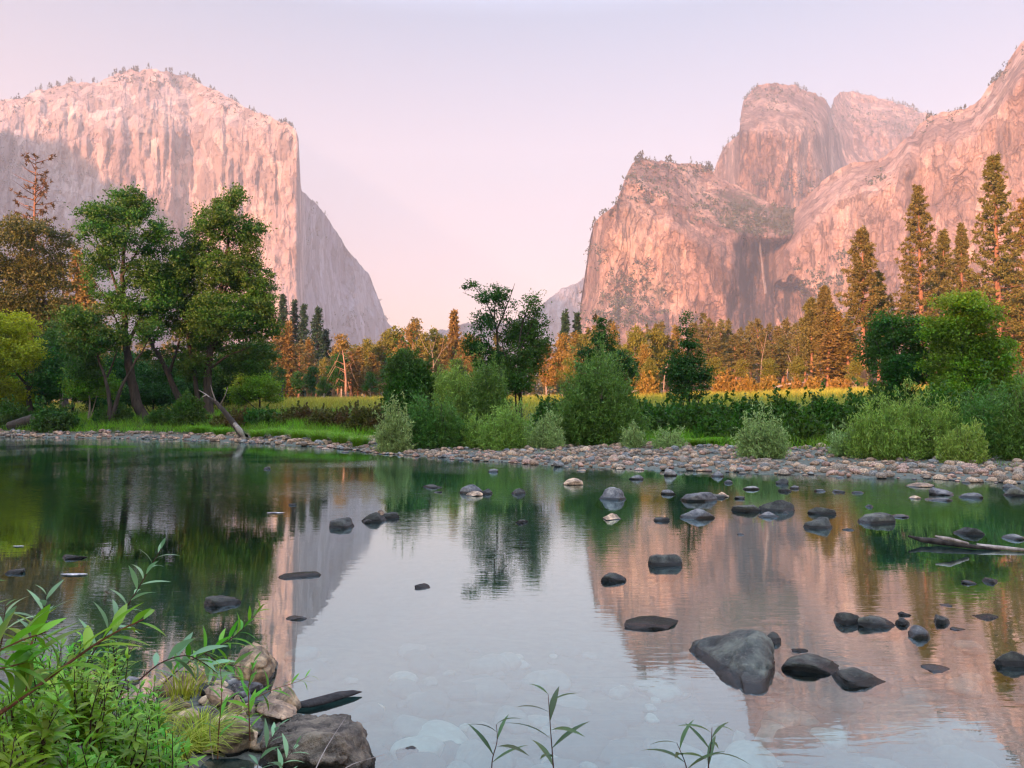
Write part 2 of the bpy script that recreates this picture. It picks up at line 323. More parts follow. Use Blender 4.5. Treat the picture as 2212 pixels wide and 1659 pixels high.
# --- mountains -----------------------------------------------------------
def rock_material(name, cols, stain, stain_amt, red=0.0, sx=0.02):
    m = bpy.data.materials.new(name); nt, ns, ls = nodes(m)
    out = N(ns, 'OutputMaterial'); p = N(ns, 'BsdfPrincipled', Roughness=0.9); p.inputs['Specular IOR Level'].default_value = 0.15
    tc = N(ns, 'TexCoord')
    def nz(scale, det, rough, dist=0.0):
        mp = N(ns, 'Mapping'); mp.inputs['Scale'].default_value = scale; ls.new(tc.outputs['Object'], mp.inputs[0])
        n = N(ns, 'TexNoise', Scale=1.0, Detail=det, Roughness=rough, Distortion=dist); ls.new(mp.outputs[0], n.inputs['Vector']); return n
    big = nz((sx * 0.25, sx * 0.25, sx * 0.12), 4.0, 0.6, 0.5)
    streak = nz((sx * 1.5, sx * 1.5, sx * 0.22), 7.0, 0.72, 0.4)
    fine = nz((sx * 2.6, sx * 2.6, sx * 1.7), 8.0, 0.85, 0.5)
    r1 = ramp(ns, [(0.40, cols[0]), (0.47, cols[1]), (0.525, cols[2]), (0.60, cols[3])])
    ad = N(ns, 'Math', op='MULTIPLY_ADD'); ls.new(big.outputs[0], ad.inputs[0]); ad.inputs[1].default_value = 0.45
    a1 = N(ns, 'Math', op='MULTIPLY_ADD'); ls.new(fine.outputs[0], a1.inputs[0]); a1.inputs[1].default_value = 0.55; a1.inputs[2].default_value = 0.0
    ls.new(a1.outputs[0], ad.inputs[2]); ls.new(ad.outputs[0], r1.inputs[0])
    r2 = N(ns, 'MapRange'); r2.inputs['From Min'].default_value = 0.50; r2.inputs['From Max'].default_value = 0.66; r2.inputs['To Max'].default_value = stain_amt
    ls.new(streak.outputs[0], r2.inputs['Value'])
    mx = N(ns, 'Mix', data_type='RGBA'); ls.new(r2.outputs[0], mx.inputs[0]); ls.new(r1.outputs[0], mx.inputs[6]); mx.inputs[7].default_value = (*stain, 1)
    mpv = N(ns, 'Mapping'); mpv.inputs['Scale'].default_value = (sx * 1.25, sx * 1.25, sx * 0.62); ls.new(tc.outputs['Object'], mpv.inputs[0])
    dst = N(ns, 'VectorMath', operation='MULTIPLY_ADD'); ls.new(fine.outputs['Color'], dst.inputs[0]); dst.inputs[1].default_value = (0.9, 0.9, 0.9); ls.new(mpv.outputs[0], dst.inputs[2])
    vo = N(ns, 'TexVoronoi', Scale=1.0, feature='F1'); ls.new(dst.outputs[0], vo.inputs['Vector'])
    vs = N(ns, 'SeparateXYZ'); ls.new(vo.outputs['Color'], vs.inputs[0])
    vr = N(ns, 'MapRange'); vr.inputs['To Min'].default_value = 0.62; vr.inputs['To Max'].default_value = 1.28; ls.new(vs.outputs[0], vr.inputs['Value'])
    ve = N(ns, 'TexVoronoi', Scale=1.0, feature='DISTANCE_TO_EDGE'); ls.new(dst.outputs[0], ve.inputs['Vector'])
    vc = N(ns, 'MapRange'); vc.inputs['From Max'].default_value = 0.055; vc.inputs['To Min'].default_value = 0.48; vc.inputs['To Max'].default_value = 1.0; ls.new(ve.outputs['Distance'], vc.inputs['Value'])
    vm = N(ns, 'Math', op='MULTIPLY'); ls.new(vr.outputs[0], vm.inputs[0]); ls.new(vc.outputs[0], vm.inputs[1])
    mxv = N(ns, 'Mix', data_type='RGBA', blend_type='MULTIPLY'); mxv.inputs[0].default_value = 1.0; ls.new(mx.outputs[2], mxv.inputs[6]); ls.new(vm.outputs[0], mxv.inputs[7]); mx = mxv
    atc = N(ns, 'Attribute', attribute_name='painted_shade'); mxc = N(ns, 'Mix', data_type='RGBA', blend_type='MULTIPLY'); ls.new(atc.outputs['Fac'], mxc.inputs[0]); ls.new(mx.outputs[2], mxc.inputs[6]); mxc.inputs[7].default_value = (0.66, 0.92, 1.22, 1); mx = mxc  # cool shade multiplied into the rock colour where the mask is set
    at = N(ns, 'Attribute', attribute_name='wet'); m2 = N(ns, 'Mix', data_type='RGBA'); ls.new(at.outputs['Fac'], m2.inputs[0]); ls.new(mx.outputs[2], m2.inputs[6]); m2.inputs[7].default_value = (0.035, 0.035, 0.04, 1)
    at2 = N(ns, 'Attribute', attribute_name='brush'); n5 = nz((sx * 0.8, sx * 0.8, sx * 0.8), 5.0, 0.7)
    s5 = N(ns, 'Math', op='ADD'); ls.new(n5.outputs[0], s5.inputs[0]); ls.new(at2.outputs['Fac'], s5.inputs[1])
    r5 = N(ns, 'MapRange'); r5.inputs['From Min'].default_value = 1.02; r5.inputs['From Max'].default_value = 1.12; r5.inputs['To Max'].default_value = 0.8; ls.new(s5.outputs[0], r5.inputs['Value'])
    m3 = N(ns, 'Mix', data_type='RGBA'); ls.new(r5.outputs[0], m3.inputs[0]); ls.new(m2.outputs[2], m3.inputs[6]); m3.inputs[7].default_value = (0.075, 0.085, 0.045, 1)
    ls.new(m3.outputs[2], p.inputs['Base Color'])
    ab0 = N(ns, 'Math', op='MULTIPLY_ADD'); ls.new(vs.outputs[1], ab0.inputs[0]); ab0.inputs[1].default_value = 0.35; ls.new(fine.outputs[0], ab0.inputs[2])
    ab = N(ns, 'Math', op='ADD'); ls.new(streak.outputs[0], ab.inputs[0]); ls.new(ab0.outputs[0], ab.inputs[1])
    b = N(ns, 'Bump', Strength=0.8, Distance=14.0); ls.new(ab.outputs[0], b.inputs['Height']); ls.new(b.outputs[0], p.inputs['Normal'])
    ls.new(p.outputs[0], out.inputs[0]); return m
SURFS = []
def massif(name, top, D, foot, mat, seed, x0, x1, rough=1.0, crest=3.0, step=2.3, rows=300, wet=None, brush=None, back=900, shade_tint=None):
    """a cliff traced by its skyline, with its own distance, relief and a back slope"""
    px = np.arange(x0, x1 + step, step)
    tp = np.asarray(top, float); ty = np.interp(px, tp[:, 0], tp[:, 1])
    ty = ty + fbm(px * 0.06, 0, 0, 5, seed, 0.65) * crest
    fy = np.interp(px, [p[0] for p in foot], [p[1] for p in foot])
    v = np.linspace(0, 1, rows) ** 0.9
    PX, Vv = np.meshgrid(px, v); PY = fy[None] + (ty - fy)[None] * Vv
    Y = D(PX, PY)
    P = W(PX, PY, Y); X, Z = P[..., 0], P[..., 2]
    # relief: buttresses, vertical cracks and ledges
    q = (PX - CX) / FPX * np.median(Y)
    r = 40 * fbm(q / 210, Z / 900, 0, 3, seed + 1) + 11 * fbm(q / 46, Z / 260, 0.5, 4, seed + 2)
    r = r + 11 * (1 - 2 * np.abs(vnoise(q / 23, Z / 150, 2, seed + 3))) + 8 * fbm(q / 30, Z / 44, 3, 4, seed + 4)
    r = r + 8 * np.abs(vnoise(q / 13, Z / 40, 4, seed + 8)) + 9 * np.abs(fbm(q / 18, Z / 90, 5, 3, seed + 9))
    r = r + 8 * np.floor(3.2 * fbm(q / 48, Z / 150, 6, 3, seed + 10)) / 2 + 6 * np.floor(3 * fbm(q / 20, Z / 40, 7, 2, seed + 12)) / 2
    edge = smooth(0, 0.04, 1 - Vv) * 0.85 + 0.15
    Y2 = Y + r * rough * edge
    P = W(PX, PY, Y2)
    SURFS.append((px, v, P))
    R = [P]
    tz = P[-1]
    for dy, dz in ((back * 0.06, -4), (back * 0.3, -0.05), (back, -0.45), (back * 2.0, -1.1)):
        b = tz.copy(); b[:, 1] += dy; b[:, 0] *= (tz[:, 1] + dy) / tz[:, 1]
        b[:, 2] = b[:, 2] + dz if dz < -2 else np.maximum(b[:, 2] + dz * b[:, 2], -2)
        R.append(b[None])
    A = np.concatenate(R, 0); nr = A.shape[0]
    wa = np.zeros(A.shape[:2]); ba = np.zeros(A.shape[:2])
    if wet is not None: wa[:rows] = wet(PX, PY)
    if brush is not None: ba[:rows] = brush(PX, PY)
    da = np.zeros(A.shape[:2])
    if shade_tint is not None: da[:rows] = shade_tint(PX, PY)
    o = link(name, mesh(name, A.reshape(-1, 3), grid_quads(nr, len(px)), None, mat, False, {'wet': wa, 'brush': ba, 'painted_shade': da}))
    return tag(o, kind='structure')
pale = rock_material('pale_granite', [(0.31, 0.235, 0.22), (0.45, 0.345, 0.295), (0.54, 0.42, 0.345), (0.64, 0.51, 0.415)], (0.24, 0.20, 0.20), 0.6)
ruddy = rock_material('ruddy_granite', [(0.15, 0.098, 0.080), (0.29, 0.19, 0.15), (0.40, 0.27, 0.205), (0.60, 0.44, 0.34)], (0.13, 0.105, 0.105), 0.7, sx=0.03)
ruddy_light = rock_material('salmon_granite', [(0.22, 0.15, 0.128), (0.36, 0.25, 0.205), (0.47, 0.34, 0.272), (0.66, 0.51, 0.405)], (0.20, 0.16, 0.155), 0.5, sx=0.03)
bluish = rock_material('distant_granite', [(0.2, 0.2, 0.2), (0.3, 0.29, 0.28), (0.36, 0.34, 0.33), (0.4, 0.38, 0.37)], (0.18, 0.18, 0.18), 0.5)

# the great wall on the left, its east face turned away from the sun
ec_top = [(-420, 330), (-250, 270), (-100, 235), (0, 218), (60, 205), (120, 187), (175, 178), (215, 175), (250, 158), (290, 150), (340, 149), (390, 160), (430, 178), (480, 205), (530, 230), (580, 252),
          (620, 268), (640, 284), (645, 300), (648, 360), (650, 408), (665, 420), (690, 448), (720, 490), (750, 535), (780, 570), (800, 600), (815, 640), (835, 690), (850, 712), (870, 735), (900, 760)]
def ec_D(px, py):
    y = 2080 + 110 * smooth(645, 0, px) * 0.5 - 60 * smooth(520, 640, px)
    y = y + 230 * smooth(330, 140, py) ** 1.6 + 120 * smooth(560, 760, py) * -1
    y = y + 130 * smooth(0, 1, (px - 350) / 60) * smooth(470, 410, px) * 0.5
    y = y + np.where(px > 646, (px - 646) * 5.2 - 0.0 * py, 0) + 160 * smooth(640, 662, px)
    y = y + 70 * smooth(690, 720, px) * smooth(770, 735, px)
    return y
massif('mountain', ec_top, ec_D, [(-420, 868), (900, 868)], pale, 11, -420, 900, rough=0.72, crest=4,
       shade_tint=lambda px, py: np.maximum(smooth(638, 668, px), 0.7 * smooth(-40, 60, py - np.interp(px, [-400, 0, 130, 230, 330, 430, 560], [240, 270, 310, 400, 440, 570, 760]))))  # blue shade painted on the east face and below the cast shadow's edge

r2_top = [(1500, 420), (1540, 372), (1548, 352), (1562, 318), (1580, 300), (1597, 290), (1600, 250), (1606, 218), (1622, 194), (1645, 183), (1680, 179), (1720, 186), (1755, 198), (1780, 214), (1796, 236), (1801, 212), (1812, 201), (1840, 197),
          (1890, 206), (1930, 219), (1975, 236), (2012, 250), (2060, 275), (2120, 300), (2250, 330)]
def r2_D(px, py):
    y = 1950 + 260 * smooth(1602, 1560, px) + 0.9 * np.abs(px - 1680)
    y = y + 420 * smooth(300, 180, py) + 330 * smooth(1760, 1840, px) + 160 * smooth(1785, 1800, px)
    return y + 250 * smooth(420, 300, py) * smooth(1700, 1850, px)
massif('mountain', r2_top, r2_D, [(1500, 640), (2250, 640)], ruddy, 31, 1500, 2250, rough=1.0, rows=200,
       brush=lambda px, py: 0.30 + 0.2 * smooth(1820, 1900, px) * smooth(250, 285, py) + 0.12 * smooth(270, 210, py) - 0.1)

r1_top = [(1236, 742), (1248, 700), (1256, 640), (1266, 580), (1276, 510), (1284, 482), (1296, 466), (1320, 450), (1332, 436), (1342, 405), (1352, 378), (1366, 350), (1380, 341), (1400, 344), (1440, 350), (1490, 351), (1515, 356),
          (1535, 368), (1552, 384), (1580, 398), (1620, 414), (1660, 440), (1700, 452), (1760, 470)]
def brink(px): return np.interp(px, [1240, 1380, 1450, 1520, 1590, 1640, 1700, 1760], [380, 400, 440, 480, 505, 516, 514, 512])
def r1_D(px, py):
    y = 1380 + 260 * smooth(1330, 1240, px) ** 1.5 - 30 * smooth(1300, 1480, px)
    b = brink(px)
    y = y + np.clip(b - py, 0, None) * 1.9 + 60 * smooth(b + 60, b, py)
    y = y + 130 * smooth(1560, 1640, px + 14 * fbm(px / 14, py / 60, 0, 3, 17)) * smooth(500, 548, py + 8 * fbm(px / 12, 0, 0, 2, 18)) * (0.45 + 0.55 * smooth(720, 560, py))
    y = y - 140 * smooth(620, 740, py) * smooth(1520, 1330, px)
    return y
massif('mountain', r1_top, r1_D, [(1236, 868), (1760, 868)], ruddy, 51, 1236, 1760, rough=0.8, rows=240, step=2.0,
       wet=lambda px, py: 0.95 * smooth(1550, 1600, px + 26 * fbm(px / 9, py / 90, 0, 3, 3)) * smooth(512, 530, py) * (0.45 + 0.55 * smooth(0.1, -0.15, fbm(px / 8, py / 70, 1, 3, 9))),
       brush=lambda px, py: 0.16 + 0.42 * smooth(395, 425, py) * smooth(530, 500, py) * smooth(1500, 1570, px) + 0.30 * smooth(520, 600, py) * smooth(1480, 1420, px) + 0.25 * smooth(440, 370, py) - 0.0)

r3_top = [(1662, 700), (1664, 520), (1670, 508), (1684, 492), (1700, 470), (1718, 452), (1740, 428), (1762, 406), (1790, 380), (1815, 362), (1840, 352), (1872, 349), (1900, 343), (1925, 325), (1950, 305), (1972, 286), (1990, 266), (2012, 250),
          (2040, 240), (2075, 237), (2100, 228), (2118, 212), (2135, 190), (2155, 168), (2175, 140), (2195, 110), (2212, 86), (2260, 30), (2340, -40), (2520, -150), (2700, -200)]
def r3_D(px, py):
    y = 1395 - 0.62 * (px - 1662) + 0.00012 * (px - 1662) ** 2
    tb = np.interp(px, [p[0] for p in r3_top], [p[1] for p in r3_top])
    y = y + 110 * smooth(tb + 90, tb, py) ** 1.5 + 60 * smooth(760, 300, py)
    cave = np.hypot((px - 1712) / 46, np.where(py < 640, (py - 640) / 40, (py - 640) / 75)) + 0.22 * fbm(px / 16, py / 22, 0, 3, 19)
    y = y + 90 * smooth(1.0, 0.55, cave)
    y = y + 46 * smooth(1952, 1978, px + 10 * fbm(py / 45, 0, 0, 3, 6)) + 120 * smooth(1676, 1660, px)
    y = y - 160 * smooth(640, 780, py) * smooth(1700, 1800, px)
    return y
massif('mountain', r3_top, r3_D, [(1662, 868), (2700, 868)], ruddy_light, 71, 1662, 2700, rough=0.6, rows=260,
       wet=lambda px, py: 0.75 * smooth(1.05, 0.6, np.hypot((px - 1712) / 44, np.where(py < 645, (py - 645) / 36, (py - 645) / 62)) + 0.3 * fbm(px / 12, py / 18, 0, 3, 19)) + 0.75 * smooth(1676, 1666, px),
       brush=lambda px, py: 0.12 + 0.25 * smooth(1790, 1740, px) * smooth(590, 640, py))

r4_top = [(880, 740), (930, 722), (970, 712), (1000, 700), (1040, 690), (1080, 700), (1120, 690), (1150, 682), (1172, 660), (1186, 642), (1200, 632), (1214, 626), (1230, 622), (1248, 613), (1262, 607), (1290, 600), (1340, 590)]
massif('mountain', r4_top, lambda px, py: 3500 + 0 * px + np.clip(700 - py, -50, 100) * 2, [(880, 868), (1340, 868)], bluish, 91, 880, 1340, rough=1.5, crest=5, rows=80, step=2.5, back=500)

# the range west of the great wall (out of the picture) whose shadow climbs the wall's foot
E = np.array([W(px, py, 2080) for px, py in ((-500, 205), (-250, 240), (-60, 258), (60, 282), (130, 300), (165, 350), (225, 395), (300, 425), (345, 450), (395, 520), (440, 600), (470, 700), (520, 790))])
E = E + TOSUN[None] * 1150
Eu = []
for i in range(len(E) - 1):
    for f in np.linspace(0, 1, 8, endpoint=False): Eu.append(E[i] * (1 - f) + E[i + 1] * f)
Eu = np.array(Eu + [E[-1]]); Eu[:, 2] += fbm(np.arange(len(Eu)) * 0.3, 0, 0, 3, 4) * 16; Eu[:, 2] = np.maximum(Eu[:, 2], 6)
nrm = np.array([TOSUN[0], TOSUN[1], 0]) / math.hypot(TOSUN[0], TOSUN[1])
Rw = [Eu + nrm * d * (Eu[:, 2:3] / 700) for d in (-420, -160, 0, 160, 420)]
for k, f in zip(range(5), (0, 0.62, 1, 0.62, 0)): Rw[k][:, 2] = Eu[:, 2] * f - (1 if f == 0 else 0)
A = np.stack(Rw); A[..., 0] += fbm(A[..., 0] / 80, A[..., 1] / 80, A[..., 2] / 80, 3, 8) * 6
tag(link('mountain', mesh('mountain', A.reshape(-1, 3), grid_quads(5, len(Eu)), None, pale, False, {'wet': np.zeros(A[..., 0].size), 'brush': np.zeros(A[..., 0].size)})), kind='structure')
# the wooded ridge behind the photographer that keeps the river in shade
sv = np.linspace(-420, 420, 220); su = np.linspace(-150, 150, 26)
h_s = np.array([math.sin(SUN_AZ), math.cos(SUN_AZ)]); p_s = np.array([-h_s[1], h_s[0]])
SV, SU = np.meshgrid(sv, su)
HX = h_s[0] * (215 + SU) + p_s[0] * SV; HY = h_s[1] * (215 + SU) + p_s[1] * SV
RH = np.interp(SV, [-80, -20, 20, 70, 120], [50, 51, 53, 60, 62]) + 3.0 * fbm(SV / 16, 0, 0, 3, 2) + 3.5 * np.abs(vnoise(SV / 3.2, SU / 9, 0, 3)) 
HZ = np.maximum(RH * np.clip(1 - np.abs(SU / 140) ** 1.6, -0.1, 1), -1.5)
hill_m = leaf_mat('dark_forest', (0.03, 0.05, 0.018), trans=0.0)
tag(link('hill', mesh('hill', np.stack([HX, HY, HZ], -1).reshape(-1, 3), grid_quads(26, 220), None, hill_m, False)), kind='structure')

# smoky air
HAZE_D = 0.00017
def box(x0, x1, y0, y1, z0, z1):
    v = [(x, y, z) for z in (z0, z1) for y in (y0, y1) for x in (x0, x1)]
    return v, [(0, 2, 3, 1), (4, 5, 7, 6), (0, 1, 5, 4), (2, 6, 7, 3), (0, 4, 6, 2), (1, 3, 7, 5)]
hm = bpy.data.materials.new('haze'); nt, ns, ls = nodes(hm)
ho = N(ns, 'OutputMaterial'); hp = N(ns, 'VolumePrincipled', Density=HAZE_D, Anisotropy=0.0); hp.inputs['Color'].default_value = (0.75, 0.87, 1.0, 1)
ls.new(hp.outputs[0], ho.inputs['Volume'])
bv, bq = box(-3300, 3300, -1400, 4700, -3.0, 1600)
tag(link('haze', mesh('haze', bv, bq, None, hm)), kind='stuff')
# ================================================================== plants: builders
def rnd_dirs(r, n):
    return norm(r.normal(size=(n, 3)))
def cards(geo, c, ax, L, Wd, r):
    """leaf-shaped faces: pointed at both ends, broadest before the middle"""
    n = len(c); L = np.broadcast_to(L, (n,))[:, None]; Wd = np.broadcast_to(Wd, (n,))[:, None]
    b = norm(np.cross(ax, rnd_dirs(r, n)))
    v = np.stack([c - ax * L * 0.5, c - ax * L * 0.08 + b * Wd * 0.5, c + ax * L * 0.5, c - ax * L * 0.08 - b * Wd * 0.5], 1)
    geo.add(v.reshape(-1, 3), np.arange(n * 4).reshape(n, 4))
def sample_blobs(r, blobs, per_m3, power=0.45, thin=0.25, seed=0):
    """clump centres inside a union of ellipsoids, thinned by noise so that gaps open"""
    out = []; rad = []
    for (c, s, dens) in blobs:
        n = max(4, int(2.6 * per_m3 * dens * (s[0] * s[1] * s[2]) ** 0.72))
        d = rnd_dirs(r, n) * (r.random((n, 1)) ** power) * np.asarray(s)
        p = np.asarray(c) + d
        keep = vnoise(p[:, 0] / s[0] * 1.7, p[:, 1] / s[0] * 1.7, p[:, 2] / s[0] * 1.7, seed) > -1 + 2 * thin * 0.8
        out.append(p[keep])
    return np.concatenate(out)
def grow(geo, limbs, clumps, r, sides=4, rmax=0.09, up=0.15, gnarl=0.12):
    """limbs first, then one bent twig from the nearest lower wood to every clump"""
    P, R = [], []
    for pts, r0, r1 in limbs:
        pts = np.asarray(pts, float); m = max(8, 3 * len(pts))
        s = np.concatenate([[0], np.cumsum(np.linalg.norm(np.diff(pts, axis=0), axis=1))]); q = np.linspace(0, s[-1], m)
        pp = np.stack([np.interp(q, s, pts[:, k]) for k in range(3)], 1)
        k = np.array([0.25, 0.5, 0.25])
        for _ in range(2): pp[1:-1] = pp[:-2] * 0.25 + pp[1:-1] * 0.5 + pp[2:] * 0.25
        rr = r0 + (r1 - r0) * np.linspace(0, 1, m) ** 0.8
        if r0 > 0.12: rr[0] *= 1.35
        pp[1:-1] += r.normal(size=(m - 2, 3)) * gnarl * r0
        tube(geo, pp, rr, 8 if r0 > 0.12 else sides)
        P.append(pp[1:]); R.append(rr[1:])
    P = np.concatenate(P); R = np.concatenate(R)
    d0 = np.array([np.min(np.linalg.norm(P - c, axis=1)) for c in clumps])
    ends = []
    for i in np.argsort(d0):
        c = clumps[i]; d = np.linalg.norm(P - c, axis=1)
        k = int(np.argmin(d + 0.9 * np.maximum(0, P[:, 2] - (c[2] - 0.25 * d)) + 0.3 * np.minimum(d, 1) * (R < 0.012)))
        a = P[k]; dd = d[k]
        ctl = a * 0.5 + c * 0.5 + np.array([0, 0, -up * dd]) + r.normal(size=3) * 0.08 * dd
        t = np.linspace(0, 1, 5)[:, None]
        b = a * (1 - t) ** 2 + 2 * ctl * t * (1 - t) + c * t * t
        ra = min(R[k] * 0.62, 0.010 + 0.014 * dd, rmax)
        rr = np.linspace(ra, max(0.004, ra * 0.3), 5)
        tube(geo, b, rr, sides, cap=False)
        P = np.concatenate([P, b[1:]]); R = np.concatenate([R, rr[1:]])
        ends.append(norm((c - ctl)[None])[0])
    order = np.argsort(d0); E = np.zeros((len(clumps), 3)); E[order] = np.array(ends)
    return E
def foliage(geo, clumps, dirs, r, per, cr, L, Wd, flat=0.6, droop=0.2, along=0.5):
    n = len(clumps) * per
    c = np.repeat(clumps, per, 0); d = np.repeat(dirs, per, 0)
    csz = np.repeat(cr * (0.6 + 0.8 * r.random(len(clumps))), per)[:, None]
    off = r.normal(size=(n, 3)) * np.array([1, 1, flat]) * csz * 0.55 - d * csz * along * r.random((n, 1))
    ax = norm(rnd_dirs(r, n) + d * 0.7 - np.array([0, 0, droop]))
    cards(geo, c + off, ax, L * (0.6 + 0.8 * r.random(n)), Wd * (0.6 + 0.8 * r.random(n)), r)
def tree(name, label, cat, base, limbs, blobs, mats, seed, per_m3=3.0, per=60, cr=0.5, L=0.2, Wd=0.11, thin=0.25, group=None, flat=0.6, droop=0.2, up=0.15, wood='trunk', crown='crown'):
    r = np.random.default_rng(seed); base = np.asarray(base, float)
    limbs = [(np.asarray(p) - base, a, b) for p, a, b in limbs]; blobs = [(np.asarray(c) - base, s, d) for c, s, d in blobs]
    cl = sample_blobs(r, blobs, per_m3, thin=thin, seed=seed)
    g1, g2 = Geo(), Geo()
    E = grow(g1, limbs, cl, r, up=up)
    foliage(g2, cl, E, r, per, cr, L, Wd, flat, droop)
    t = empty(name, base, label, cat, group)
    link(wood, g1.mesh(wood, mats[0], True), t); link(crown, g2.mesh(crown, mats[1]), t)
    return t
def pxtree(name, label, Y, base_px, limbs, blobs, mats, seed, zbase=None, cat='tree', **kw):
    """a tree whose limbs and crown lobes are read off the photograph at its own distance"""
    r = np.random.default_rng(seed + 500)
    bx = float(W(base_px, 880, Y)[0]); z = gz(bx, Y) - 0.15
    base = np.array([bx, Y, z]); k = Y / FPX
    LM = []
    for pts, r0, r1 in limbs:
        q = np.array([W(a, b, Y) for a, b in pts]); q[:, 1] += np.cumsum(r.normal(size=len(q)) * 0.35 * k * 20 * 0.25)
        if pts[0][1] > 860: q[0] = [q[0][0], Y, gz(q[0][0], Y) - 0.15]
        LM.append((q, r0, r1))
    BL = []
    for b in blobs:
        px, py, rx, ry = b[:4]; dens = b[4] if len(b) > 4 else 1.0
        c = W(px, py, Y); c[1] += r.normal() * rx * k * 0.45
        BL.append((c, np.array([rx * k, rx * k * 0.9, ry * k]), dens))
    return tree(name, label, cat, base, LM, BL, mats, seed, **kw)
def bush_geo(r, w, d, h, stems, twigs, leaves, L, Wd, lean=0.5, stiff=0.5, base_frac=0.0):
    """many stems fanning from one root, leafy twigs in a domed, ragged envelope"""
    g1, g2 = Geo(), Geo()
    tip = []
    for i in range(stems):
        a = r.random() * 6.283; q = r.random() ** 0.6
        e = np.array([math.cos(a) * w / 2 * q * 0.85, math.sin(a) * d / 2 * q * 0.85, h * math.sqrt(max(0.05, 1 - q * q * 0.8)) * (0.8 + 0.3 * r.random())])
        b0 = np.array([e[0] * 0.18, e[1] * 0.18, -0.05]); ctl = np.array([e[0] * 0.45, e[1] * 0.45, e[2] * 0.62]) + r.normal(size=3) * 0.05 * h
        t = np.linspace(0, 1, 6)[:, None]; b = b0 * (1 - t) ** 2 + 2 * ctl * t * (1 - t) + e * t * t
        tube(g1, b, np.linspace(0.010 + 0.010 * h, 0.004, 6), 4, cap=False); tip.append(b)
    S = np.concatenate([b[2:] for b in tip])
    nt = twigs; nl_ = int(5 + r.integers(4)); cc = [(0.0, 0.0, 0.62, 0.94)]
    for k in range(nl_):
        a = 6.283 * (k + 0.6 * r.random()) / nl_; q = 0.48 + 0.22 * r.random(); cc.append((math.cos(a) * q, math.sin(a) * q, 0.32 + 0.20 * r.random(), 0.42 + 0.60 * r.random()))
    cc = np.array(cc); pk = r.choice(len(cc), nt, p=cc[:, 2] ** 2 * cc[:, 3] / np.sum(cc[:, 2] ** 2 * cc[:, 3])); L0 = cc[pk]
    u_ = rnd_dirs(r, nt); u_[:, 2] = np.abs(u_[:, 2]); q = r.random((nt, 1)) ** 0.42; sd_ = int(r.integers(1000))
    lump = (0.86 + 0.24 * vnoise(u_[:, 0] * 3.1 + pk * 7, u_[:, 1] * 3.1, u_[:, 2] * 3.1, sd_) + 0.16 * vnoise(u_[:, 0] * 7, u_[:, 1] * 7 + pk * 5, u_[:, 2] * 7, sd_ + 1) + 0.55 * r.random(nt) ** 10)[:, None]
    C = u_ * q * lump * np.stack([L0[:, 2], L0[:, 2], L0[:, 3]], 1); C[:, :2] += L0[:, :2]; C = C * np.array([w / 2, d / 2, h * 1.14])
    C[:, 2] = C[:, 2] * (1 - base_frac) + base_frac * h
    C[:, 2] = np.maximum(C[:, 2], 0.03 * h)
    D = norm(u_ * np.array([1, 1, 0.6]) * lean + np.array([0, 0, 1.0]) * stiff + r.normal(size=(nt, 3)) * 0.25)
    for i in range(0, nt, 3):
        k = int(np.argmin(np.linalg.norm(S - C[i], axis=1) + 0.6 * np.maximum(0, S[:, 2] - C[i][2])))
        tube(g1, np.array([S[k], (S[k] + C[i]) / 2 + r.normal(size=3) * 0.02 * h, C[i]]), [0.006, 0.005, 0.003], 3, cap=False)
    n = nt * leaves; tl = 0.34 * h ** 0.5
    s = r.random(n) * tl - tl * 0.3
    c = np.repeat(C, leaves, 0) + np.repeat(D, leaves, 0) * s[:, None] + r.normal(size=(n, 3)) * 0.035 * h ** 0.5
    ax = norm(np.repeat(D, leaves, 0) * 0.9 + rnd_dirs(r, n) * 0.8)
    cards(g2, c, ax, L * (0.6 + 0.8 * r.random(n)), Wd * (0.6 + 0.7 * r.random(n)), r)
    return g1, g2
def bush(label, cat, px, py_top, wpx, Y, mats, seed, name='willow_bush', L=0.09, Wd=0.022, group=None, dens=1.0, stems=14, depth=0.8, leaves=16, base_frac=0.0, **kw):
    r = np.random.default_rng(seed); k = Y / FPX
    x = float(W(px, 900, Y)[0]); z = gz(x, Y) - 0.06; h = float(W(px, py_top, Y)[2]) - z; w = wpx * k
    tw = int(dens * 190 * max(0.5, w * h) ** 0.95); L = L * 1.45; Wd = Wd * 1.7
    g1, g2 = bush_geo(r, w, w * depth, h, stems, tw, leaves, L, Wd, base_frac=base_frac, **kw)
    t = empty(name, (x, Y, z), label, cat, group)
    link('stem', g1.mesh('stem', mats[0], True), t); link('foliage', g2.mesh('foliage', mats[1]), t)
    return t
